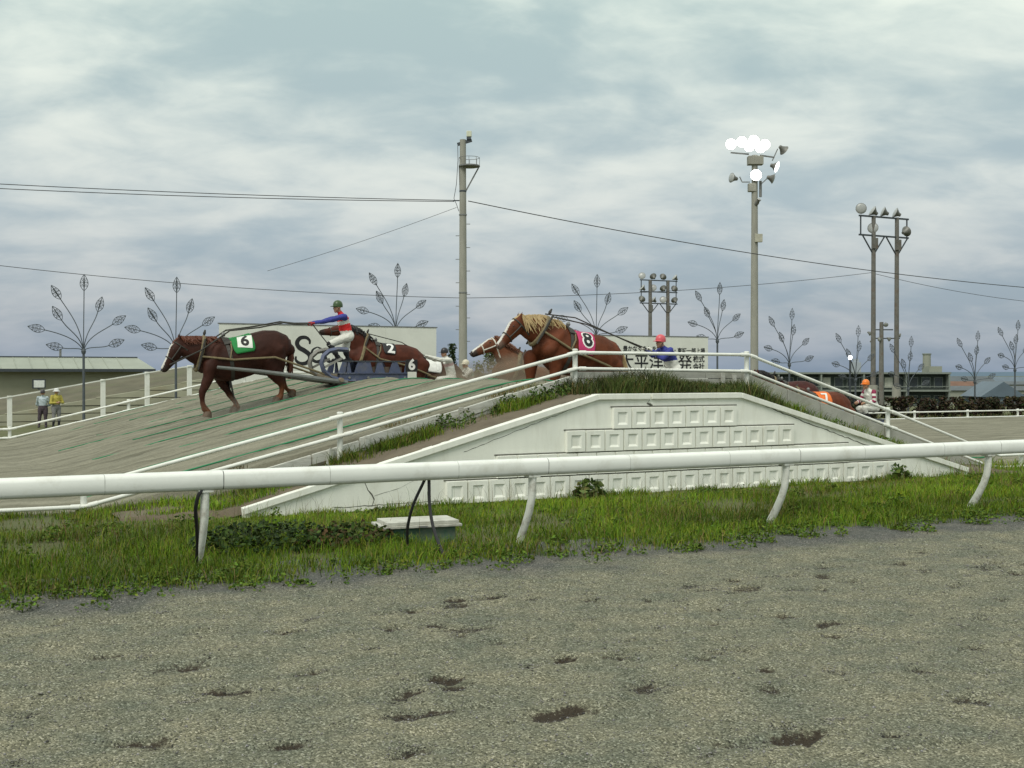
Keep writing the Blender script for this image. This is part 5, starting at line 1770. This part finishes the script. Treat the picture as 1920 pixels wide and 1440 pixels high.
# ------------------------------------------------------------------ sleds
def make_sled(name, label, U0, V, z0, pitch, number=None, shaft=None):
    t = thing(name, label, 'sled', W(U0, V, z0), TH + math.pi, 'steel race sleds')
    t.rotation_euler = (0, -R(pitch), TH + math.pi)
    t.rotation_mode = 'XYZ'
    hoop = [(-1.3, .035), (.2, .035), (.55, .05), (.78, .12), (.95, .27), (1.0, .44), (.95, .60), (.82, .71), (.62, .755), (.38, .74)]
    for y, m_ in ((.43, M_SLED), (-.43, M_SLEDG)):
        MB().box(-1.28, .56, y - .02, y + .02, .03, .20).build('side_plate', M_SLED, t)
        fl = MB().box(-1.30, .58, y - .05, y + .05, .203, .225).build('flange', M_SLED, t)
        b = MB()
        for a, c in zip(hoop[1:], hoop[2:]):
            b.bar((a[0], y, a[1]), (c[0], y, c[1]), .10, .07, up=(0, 0, 1) if abs(c[0] - a[0]) > .1 else (1, 0, 0))
        b = MB(); b.tube([(x, y, z) for x, z in hoop[1:]], .055, 4, rx=[.062] * (len(hoop) - 1))
        b.build('runner_hoop', m_, t, True)
        MB().prism([(-1.32, -.03), (.6, -.03), (.95, .1), (.9, .16), (.55, .03), (-1.32, .028)], y - .045, y + .045).build('runner_shoe', M_WOOD, t)
        for x0, x1, x2, x3 in ((.60, .44, .50, .40), (.30, .40, .34, .38), (.22, -.22, .14, -.16), (-.28, -.52, -.34, -.44), (-.62, -.92, -.70, -.82), (-1.0, -1.2, -1.04, -1.15)):
            MB().prism([(x0, .226), (x1, .226), (x3, .47), (x2, .47)], y - .018, y + .018).build('upright', M_SLED, t)
        MB().bar((.92, y, .35), (.52, y, .55), .03, .05).build('hoop_brace', M_SLEDG, t)
        for x in (-1.0, -.55, -.1, .35):
            MB().lathe([(.03, 0), (.03, .03), (.015, .035)], 6, c=(x, y + .021 * (1 if y > 0 else -1), .11), axis=(0, 1 if y > 0 else -1, 0)).build('bolt', M_STEEL, t)
    for x in (-1.15, -.9, -.65, -.4, -.15, .1, .35):
        MB().box(x - .105, x + .105, -.46, .46, .472, .50).build('deck_board', M_DKSTEEL, t)
    for x in (-.95, -.2, .5):
        MB().box(x - .05, x + .05, -.40, .40, .06, .16).build('cross_beam', M_SLED, t)
    for x in (-.85, -.55, -.2):
        MB().box(x - .12, x + .12, -.36, .36, .165, .36).build('weight', mat('weight_iron', (.16, .12, .09), .8), t, bevel=.01)
    MB().box(.60, .85, -.38, .38, .10, .20).build('front_beam', M_WOOD, t, bevel=.02)
    if number:
        pl = MB().box(-1.31, -1.02, .47, .482, .245, .53).build('number_plate', mat('plate_black', (.015, .015, .016), .6), t)
        me = text_mesh(number, .34, .012)
        me.materials.clear(); me.materials.append(mat('number_white', (.78, .78, .74), .7))
        o = link('number', me, pl)
        o.location = (-1.165, .487, .40); o.rotation_euler = (R(90), 0, math.pi)
        MB().box(-1.28, -1.06, .484, .494, .10, .245).build('weight_card', M_SIGN, t)
    if shaft:
        for y in (.52, -.52):
            MB().tube([(x, y, z) for x, z in shaft], [.035, .042, .05, .055, .05], 8).build('shaft', M_SHAFT, t, True)
        MB().tube([(.55, -.55, .08), (.58, .62, .06)], .05, 8).build('singletree', M_WOOD, t, True)
    return t


make_sled('race_sled', 'blue steel sled with number 6 plate balanced on the crest of the hill', 9.3, 25.8, 1.66, 0, '6', [(3.35, .34), (2.4, .25), (1.5, .14), (.9, .06), (.42, .0)])
make_sled('race_sled', 'grey-blue sled under the black-capped driver in white', 14.1, 31.1, float(sandz(14.1)) + .05, 9)
make_sled('race_sled', 'sled under the white-helmeted driver at the far side', 16.1, 32.9, float(sandz(16.1)) + .05, 7)
make_sled('race_sled', 'sled hidden behind the parapet under the pink-helmeted driver', 14.65, 20.5, float(sandz(14.65)) + .05, 9)
make_sled('race_sled', 'sled behind the kerb under the orange-helmeted driver', 23.85, 25.5, .05, 0)


# ------------------------------------------------------------------ people
def person(name, label, loc, rotz, J, top, sleeve, pants, boots, helmet, helmcol, group=None, band=None, glove=None, hatkind='helmet', stripes=None, skin=M_SKIN, shoeband=None):
    t = thing(name, label, 'person', loc, rotz, group)
    vec = lambda k: Vector(J[k])
    b = MB()
    segs = []

    def cap(pts, rad, key, rx=None):
        pts = [Vector(p) for p in pts]
        b.capsule(pts, rad, 12, rx=rx)
        for i in range(len(pts) - 1):
            segs.append((pts[i], pts[i + 1], rad[i], rad[i + 1], key, (rx[i], rx[i + 1]) if rx else None))
    hd, nk, ch, wa, hp = vec('head'), vec('neck'), vec('chest'), vec('waist'), vec('hip')
    loft(b, [(hp.x, hp.z - .03, .145, .180), (wa.x, wa.z, .132, .165), ((wa.x + ch.x) / 2, (wa.z + ch.z) / 2, .140, .182), (ch.x, ch.z, .136, .198), (nk.x * .5 + ch.x * .5, nk.z * .5 + ch.z * .5, .085, .13), (nk.x, nk.z, .058, .06)], 0, 16)
    segs.append((hp - Vector((0, 0, .1)), wa - Vector((0, 0, .03)), .15, .14, 'pants', None))
    segs.append((wa, ch, .14, .16, 'top', None))
    segs.append((ch, ch.lerp(nk, .75), .17, .10, 'top', None))
    segs.append((nk, hd, .055, .085, 'skin', None))
    tilt = (hd - nk)
    fwd = Vector((1, 0, 0)) if 'look' not in J else Vector(J['look']).normalized()
    upv = Vector((0, 0, 1))
    side = upv.cross(fwd).normalized()
    b.capsule([nk, hd - Vector((0, 0, .06))], [.055, .058], 10)
    b.capsule([hd - upv * .045 + fwd * .02, hd + upv * .045], [.082, .092], 14, rx=[.068, .08])
    b.capsule([hd - upv * .10 + fwd * .055, hd - upv * .04 + fwd * .05], [.035, .05], 10, rx=[.038, .055])
    b.capsule([hd - upv * .035 + fwd * .105, hd + upv * .012 + fwd * .09], [.017, .011], 8)
    for s_ in (-1, 1):
        b.capsule([hd + side * .083 * s_ - upv * .02, hd + side * .085 * s_ + upv * .02], [.018, .02], 8, rx=[.01, .012])
    for S, sg in (('L', 1), ('R', -1)):
        sh = J.get('sh' + S) or (ch.x + .02, sg * .185, ch.z + .045)
        el, ha = vec('elb' + S), vec('hand' + S)
        sh = Vector(sh)
        cap([ch + Vector((0, sg * .08, .03)), sh], [.07, .066], 'top')
        cap([sh, el], [.070, .056], 'sleeve')
        cap([el, el.lerp(ha, .86)], [.056, .038], 'sleeve' if not J.get('short') else 'skin')
        kn, ft = vec('knee' + S), vec('foot' + S)
        hj = hp + Vector((0, sg * .095, -.03))
        cap([hj, kn], [.118, .078], 'pants')
        cap([kn, kn.lerp(ft, .35)], [.078, .070], 'pants' if not shoeband else 'boots')
        cap([kn.lerp(ft, .35), ft + Vector((0, 0, .06))], [.062, .046], 'boots')
        cap([ft + Vector((-.05, 0, .045)), ft + Vector((.16, 0, .035))], [.045, .036], 'boots')
    me = remesh(b, .0135, 4)
    nv = len(me.vertices)
    co = np.empty(nv * 3, np.float32); me.vertices.foreach_get('co', co); co = co.reshape(-1, 3)
    no = np.empty(nv * 3, np.float32); me.vertices.foreach_get('normal', no); no = no.reshape(-1, 3)
    fold = (fbm(co[:, 0] * 9 + co[:, 2] * 5, co[:, 2] * 11 + co[:, 1] * 9, 19, 3) - .5) * .034 * (co[:, 2] < nk.z - .03)
    me.vertices.foreach_set('co', (co + no * fold[:, None]).astype(np.float32).ravel())
    me.update()
    me.materials.clear()
    keys = {'skin': skin, 'top': top, 'sleeve': sleeve, 'pants': pants, 'boots': boots, 'band': band or top, 'stripe': stripes or sleeve}
    kl = list(keys)
    for q in kl:
        me.materials.append(keys[q])
    n = len(me.polygons)
    ce = np.empty(n * 3); me.polygons.foreach_get('center', ce); ce = ce.reshape(-1, 3)
    best = np.full(n, 1e9); idx = np.zeros(n, int); par = np.zeros(n)
    for p0, p1, r0, r1, key, rx in segs:
        a_, d = np.array(p0), np.array(p1 - p0)
        tt = np.clip(((ce - a_) @ d) / max(d @ d, 1e-9), 0, 1)
        dist = np.linalg.norm(ce - (a_ + tt[:, None] * d), axis=1) - (r0 + (r1 - r0) * tt)
        k = dist < best
        best[k] = dist[k]; idx[k] = kl.index(key); par[k] = tt[k]
    body = idx == kl.index('top')
    H = (ce - np.array(wa)) @ np.array((ch - wa).normalized()) / (ch - wa).length
    if band:
        idx[body & (H > .55) & (H < .88)] = kl.index('band')
    if stripes:
        sl = idx == kl.index('sleeve')
        idx[sl & (np.floor(par * 4) % 2 == 0)] = kl.index('stripe')
    me.polygons.foreach_set('material_index', idx.astype(np.int32))
    link('body', me, t)
    for s_ in (-1, 1):
        MB().lathe([(.003, -.008), (.009, -.004), (.011, 0), (.009, .004), (.003, .008)], 8, c=hd + fwd * .083 + side * .032 * s_ + upv * .005, axis=fwd).build('eye', M_EYE, t, True)
    MB().capsule([hd + fwd * .088 + side * .018 - upv * .065, hd + fwd * .09 - side * .018 - upv * .065], [.006, .006], 6).build('mouth', mat('lips', (.28, .10, .08), .6), t, True)
    # hands
    for S, sg in (('L', 1), ('R', -1)):
        el, ha = vec('elb' + S), vec('hand' + S)
        d = (ha - el).normalized()
        lat = d.cross(Vector((0, 0, 1))).normalized()
        if lat.length < .1:
            lat = Vector((0, 1, 0))
        dn = lat.cross(d).normalized()
        if dn.z > 0:
            dn = -dn
        bb = MB()
        w0 = el.lerp(ha, .86)
        bb.capsule([w0, w0 + d * .045, w0 + d * .085], [.026, .030, .028], 10, rx=[.030, .042, .040])
        for k in range(4):
            o = (k - 1.5) * .021
            ln = (.034, .040, .037, .028)[k]
            q0 = w0 + d * .09 + lat * o
            bb.capsule([q0, q0 + d * ln * .6 + dn * .010, q0 + d * ln * .55 + dn * (.012 + ln * .8), q0 + d * .005 + dn * (.02 + ln * .9)], [.0105, .010, .0095, .008], 7)
        q0 = w0 + d * .035 + lat * .036 * sg
        bb.capsule([q0, q0 + d * .03 + lat * .018 * sg + dn * .01, q0 + d * .055 + lat * .010 * sg + dn * .025], [.012, .011, .009], 7)
        bb.build('hand', glove or skin, t, True)
    hm = mat('headgear_' + helmet, helmcol, .35, .05, 5)
    c0 = hd + upv * .025
    bb = MB()
    rings_, nn_ = [], 20
    prof_ = [(1.0, -.04), (1.02, -.005), (1.0, .03), (.90, .065), (.70, .094), (.42, .113), (.12, .122)] if hatkind != 'sunhat' else [(.98, -.01), (.98, .05), (.85, .085), (.5, .10), (.1, .105)]
    v = []
    for r_, z in prof_:
        for j in range(nn_):
            an = 2 * math.pi * j / nn_
            v.append(c0 + fwd * (.112 * r_ * math.cos(an)) + side * (.100 * r_ * math.sin(an)) + upv * (z + .015))
    kk = len(prof_)
    f = [(i * nn_ + j, i * nn_ + (j + 1) % nn_, (i + 1) * nn_ + (j + 1) % nn_, (i + 1) * nn_ + j) for i in range(kk - 1) for j in range(nn_)] + [tuple((kk - 1) * nn_ + j for j in range(nn_)), tuple(range(nn_ - 1, -1, -1))]
    hat = bb.add(v, f).build('helmet' if hatkind == 'helmet' else 'hat', hm, t, True)
    # peak or brim
    v = []
    if hatkind == 'sunhat':
        for r_, z in ((.98, .012), (1.55, -.012), (1.55, -.020), (.98, .002)):
            for j in range(nn_):
                an = 2 * math.pi * j / nn_
                v.append(c0 + fwd * (.112 * r_ * math.cos(an)) + side * (.100 * r_ * math.sin(an)) + upv * z)
        MB().add(v, [(i * nn_ + j, i * nn_ + (j + 1) % nn_, ((i + 1) % 4) * nn_ + (j + 1) % nn_, ((i + 1) % 4) * nn_ + j) for i in range(4) for j in range(nn_)]).build('brim', hm, hat, True)
    else:
        for j in range(9):
            an = -1.1 + 2.2 * j / 8
            e_ = 1.0 + .62 * max(0, math.cos(an * 1.25))
            for r_, z in ((1.0, .010), (e_, -.006), (e_, -.013), (1.0, .0)):
                v.append(c0 + fwd * (.112 * r_ * math.cos(an)) + side * (.100 * r_ * math.sin(an)) + upv * z)
        MB().add(v, [(j * 4 + i, j * 4 + (i + 1) % 4, (j + 1) * 4 + (i + 1) % 4, (j + 1) * 4 + i) for j in range(8) for i in range(4)] + [(0, 1, 2, 3), (35, 34, 33, 32)]).build('peak', hm, hat, True)
    if hatkind == 'helmet':
        for s_ in (-1, 1):
            MB().tube([hd + side * .085 * s_ + upv * .02, hd + side * .08 * s_ - upv * .05 + fwd * .02, hd - upv * .125 + fwd * .045], .007, 5).build('chin_strap', M_BLACK, hat, True)
    return t


cl = lambda n_, c_: mat('fabric_' + n_, c_, .8, .10, 14, .25, 50)
RED, BLUE_, WHITE_, BLK = cl('red', (.60, .02, .02)), cl('blue', (.035, .045, .25)), cl('white', (.66, .66, .60)), cl('black', (.015, .015, .018))
MAROON, PBLUE, YEL, GREY, DPANT, KHAKI = cl('maroon', (.26, .025, .075)), cl('pale_blue', (.42, .49, .52)), cl('yellow', (.42, .36, .07)), cl('grey', (.22, .22, .22)), cl('dark_plum', (.06, .045, .055)), cl('cream', (.58, .56, .48))
RIDE = 'sled drivers'
person('person', 'sled driver in green helmet, red and white vest and blue sleeves leaning on reins', W(9.0, 25.8, 1.63), TH + math.pi,
       dict(head=(.165, 0, 1.76), neck=(.11, 0, 1.63), chest=(.05, 0, 1.49), waist=(-.02, 0, 1.23), hip=(-.07, 0, 1.12), elbL=(.44, .2, 1.44), handL=(.79, .13, 1.375), elbR=(.42, -.2, 1.44), handR=(.79, -.1, 1.39),
            kneeL=(.40, .12, .90), footL=(.16, .12, .50), kneeR=(-.06, -.12, .79), footR=(-.12, -.12, .50)),
       RED, BLUE_, WHITE_, BLK, 'green', (.045, .085, .03), RIDE, WHITE_, cl('red_glove', (.30, .02, .03)), shoeband=True)
person('person', 'sled driver in pink helmet with blue sleeves and white breeches behind the hilltop railing', W(14.12, 20.5, .63), TH + math.pi,
       dict(head=(.0, 0, 1.90), neck=(-.07, 0, 1.78), chest=(-.14, 0, 1.68), waist=(-.24, 0, 1.53), hip=(-.32, 0, 1.36), elbL=(.10, .22, 1.55), handL=(.34, .12, 1.74), elbR=(.08, -.2, 1.62), handR=(.36, -.1, 1.76),
            kneeL=(-.10, .12, .92), footL=(-.2, .12, .52), kneeR=(-.2, -.12, .90), footR=(-.32, -.12, .52)),
       BLUE_, BLUE_, WHITE_, BLK, 'pink', (.62, .10, .12), RIDE, None, WHITE_)
person('person', 'sled driver in black cap and white silks leaning back on the reins', W(13.9, 31.1, .67), TH + math.pi,
       dict(head=(.02, 0, 1.79), neck=(-.03, 0, 1.67), chest=(-.08, 0, 1.54), waist=(-.17, 0, 1.27), hip=(-.20, 0, 1.08), elbL=(.26, .2, 1.60), handL=(.62, .1, 1.70), elbR=(.24, -.2, 1.6), handR=(.62, -.1, 1.7),
            kneeL=(.26, .12, 1.02), footL=(.42, .12, .60), kneeR=(.20, -.12, .98), footR=(.30, -.12, .60)),
       WHITE_, WHITE_, WHITE_, GREY, 'black', (.02, .02, .022), RIDE, cl('pale_pink', (.6, .42, .40)), WHITE_)
person('person', 'sled driver in cream helmet and white silks with green trim by the tall pole', W(15.5, 32.9, .45), TH + math.pi,
       dict(head=(.10, 0, 1.69), neck=(.04, 0, 1.58), chest=(0, 0, 1.46), waist=(-.04, 0, 1.2), hip=(-.08, 0, 1.05), elbL=(.24, .22, 1.3), handL=(.48, .12, 1.42), elbR=(.24, -.2, 1.3), handR=(.48, -.1, 1.42),
            kneeL=(.2, .12, .82), footL=(.05, .12, .50), kneeR=(.1, -.12, .80), footR=(-.08, -.12, .50)),
       WHITE_, WHITE_, WHITE_, BLK, 'cream', (.60, .55, .42), RIDE, cl('teal', (.05, .30, .25)), WHITE_)
person('person', 'sled driver in orange helmet with maroon and white striped sleeves crouching right of the hill', W(24.75, 25.5, .05), TH + math.pi,
       dict(head=(.02, 0, 1.49), neck=(-.06, 0, 1.37), chest=(-.13, 0, 1.24), waist=(-.22, 0, .99), hip=(-.28, 0, .84), elbL=(-.05, .26, 1.02), handL=(.24, .14, .96), elbR=(.0, -.24, 1.02), handR=(.26, -.12, .98),
            kneeL=(.20, .13, .82), footL=(.06, .13, .51), kneeR=(.16, -.13, .80), footR=(-.02, -.13, .51)),
       WHITE_, WHITE_, WHITE_, BLK, 'orange', (.78, .20, .02), RIDE, None, None, stripes=MAROON)
MEN = 'two men standing left of the course'
person('person', 'standing man in pale blue shirt, dark trousers and dark cap, hands behind him', W(5.29, 54.5, -.5), TH - math.pi / 2 - .3,
       dict(head=(.02, 0, 1.52), neck=(0, 0, 1.39), chest=(0, 0, 1.27), waist=(0, 0, 1.0), hip=(0, 0, .86), elbL=(-.12, .27, 1.02), handL=(-.20, .08, .88), elbR=(-.12, -.27, 1.02), handR=(-.20, -.08, .88),
            kneeL=(.02, .11, .47), footL=(0, .13, 0.02), kneeR=(.02, -.13, .47), footR=(-.02, -.16, 0.02)),
       PBLUE, PBLUE, DPANT, DPANT, 'dark', (.04, .035, .04), MEN, hatkind='cap')
person('person', 'standing man in yellow shirt, grey trousers and white hat, hands clasped in front', W(5.83, 54.5, -.5), TH - math.pi / 2 + .25,
       dict(head=(.03, 0, 1.58), neck=(0, 0, 1.45), chest=(0, 0, 1.32), waist=(0, 0, 1.04), hip=(0, 0, .90), elbL=(.08, .27, 1.08), handL=(.24, .05, 1.12), elbR=(.08, -.27, 1.08), handR=(.25, -.05, 1.10),
            kneeL=(.02, .11, .49), footL=(0, .12, 0.02), kneeR=(.02, -.11, .49), footR=(0, -.13, 0.02)),
       YEL, YEL, GREY, BLK, 'white', (.72, .72, .70), MEN, hatkind='sunhat')


# reins and whip
def rein(label, pts, r=.014):
    tag(MB().tube([Vector(p) for p in pts], r, 6).build('rein', M_STRAPD, None, True), label, 'rein', 'driving reins')


def HL(U0, V, z0, x, y, z):
    return W(U0 - x, V - y, z0 + z)


Z6 = float(sandz(6.75))
hand6 = [HL(9.0, 25.8, 1.63, .82, .11, 1.37), HL(9.0, 25.8, 1.63, .82, -.09, 1.385)]
rein('near rein arching from the green-helmet driver over his horse', [HL(6.75, 25.8, Z6, 1.72, .10, .97), HL(6.75, 25.8, Z6, 1.1, .30, 1.28), HL(6.75, 25.8, Z6, .45, .20, 1.72), HL(6.75, 25.8, Z6, -.2, .22, 1.80), HL(6.75, 25.8, Z6, -.75, .2, 1.92), hand6[0] + W(-.35, 0, -.03), hand6[0]], .017)
rein('far rein arching from the green-helmet driver over his horse', [HL(6.75, 25.8, Z6, 1.72, -.10, .97), HL(6.75, 25.8, Z6, 1.1, -.30, 1.28), HL(6.75, 25.8, Z6, .45, -.16, 1.74), HL(6.75, 25.8, Z6, -.2, -.12, 1.84), HL(6.75, 25.8, Z6, -.75, -.1, 1.95), hand6[1] + W(-.35, 0, -.01), hand6[1]], .017)
rein('loose rein end hanging from the red glove to the sled hoop', [hand6[0], HL(9.0, 25.8, 1.63, .66, .16, 1.15), HL(9.0, 25.8, 1.63, .48, .2, .92)], .012)
h8 = [HL(14.12, 20.5, .63, .38, .1, 1.74), HL(14.12, 20.5, .63, .40, -.08, 1.76)]
rein('upper rein running from the pink-helmet driver to the collar of his horse', [HL(11.5, 20.5, 1.2, .1, -.1, 1.86), HL(11.5, 20.5, 1.2, -.6, -.1, 1.80), h8[1]], .013)
rein('lower rein running from the pink-helmet driver along the back of his horse', [HL(11.5, 20.5, 1.2, .08, .12, 1.80), HL(11.5, 20.5, 1.2, -.7, .16, 1.66), h8[0]], .013)
rein('rein held by the black-capped driver', [HL(11.5, 31.1, 1.2, .0, .1, 1.78), HL(11.5, 31.1, 1.2, -1.0, .1, 1.55), HL(13.9, 31.1, .67, .68, .1, 1.70)], .013)

# ------------------------------------------------------------------ dust kicked up on the far slope
def dust(name, label, u, v, z, ru, rv, rz, dens, col):
    m = bpy.data.materials.new(name)
    m.use_nodes = True
    t, l = m.node_tree.nodes, m.node_tree.links
    t.remove(t['Principled BSDF'])
    pv = N(t, 'ShaderNodeVolumePrincipled', inp={'Color': (*col, 1), 'Anisotropy': .2})
    tcn = t.new('ShaderNodeTexCoord')
    ln = N(t, 'ShaderNodeVectorMath', operation='LENGTH')
    l.new(tcn.outputs['Object'], ln.inputs[0])
    mr = N(t, 'ShaderNodeMapRange', inp={1: 1.0, 2: .15, 3: 0.0, 4: 1.0})
    l.new(ln.outputs['Value'], mr.inputs[0])
    nz = N(t, 'ShaderNodeTexNoise', inp={'Scale': 2.6, 'Detail': 4.0})
    l.new(tcn.outputs['Object'], nz.inputs['Vector'])
    nr = N(t, 'ShaderNodeMapRange', inp={1: .35, 2: .65, 3: 0.0, 4: dens})
    l.new(nz.outputs['Fac'], nr.inputs[0])
    mu = N(t, 'ShaderNodeMath', operation='MULTIPLY')
    l.new(mr.outputs[0], mu.inputs[0]); l.new(nr.outputs[0], mu.inputs[1])
    l.new(mu.outputs[0], pv.inputs['Density'])
    l.new(pv.outputs[0], t['Material Output'].inputs['Volume'])
    b = MB().lathe([(.02, -1), (.38, -.92), (.71, -.7), (.92, -.38), (1, 0), (.92, .38), (.71, .7), (.38, .92), (.02, 1)], 20)
    o = b.build(name, m, None, True)
    o.location = W(u, v, z); o.rotation_euler = (0, 0, TH); o.scale = (ru, rv, rz)
    tag(o, label, 'dust', kind='stuff')


dust('dust_cloud', 'brown dust hanging over the far slope of the hill', 12.5, 23.0, 1.35, 2.8, 1.9, 1.05, 4.0, (.60, .49, .36))
dust('dust_cloud', 'thin grey-brown dust behind the white number 1 cloth', 15.0, 30.3, .95, 2.2, 1.6, .8, 2.2, (.60, .54, .44))
dust('dust_cloud', 'small puff of dust at the hooves of the leading horse', 6.9, 25.5, 1.1, 1.5, .7, .35, 1.6, (.62, .58, .48))
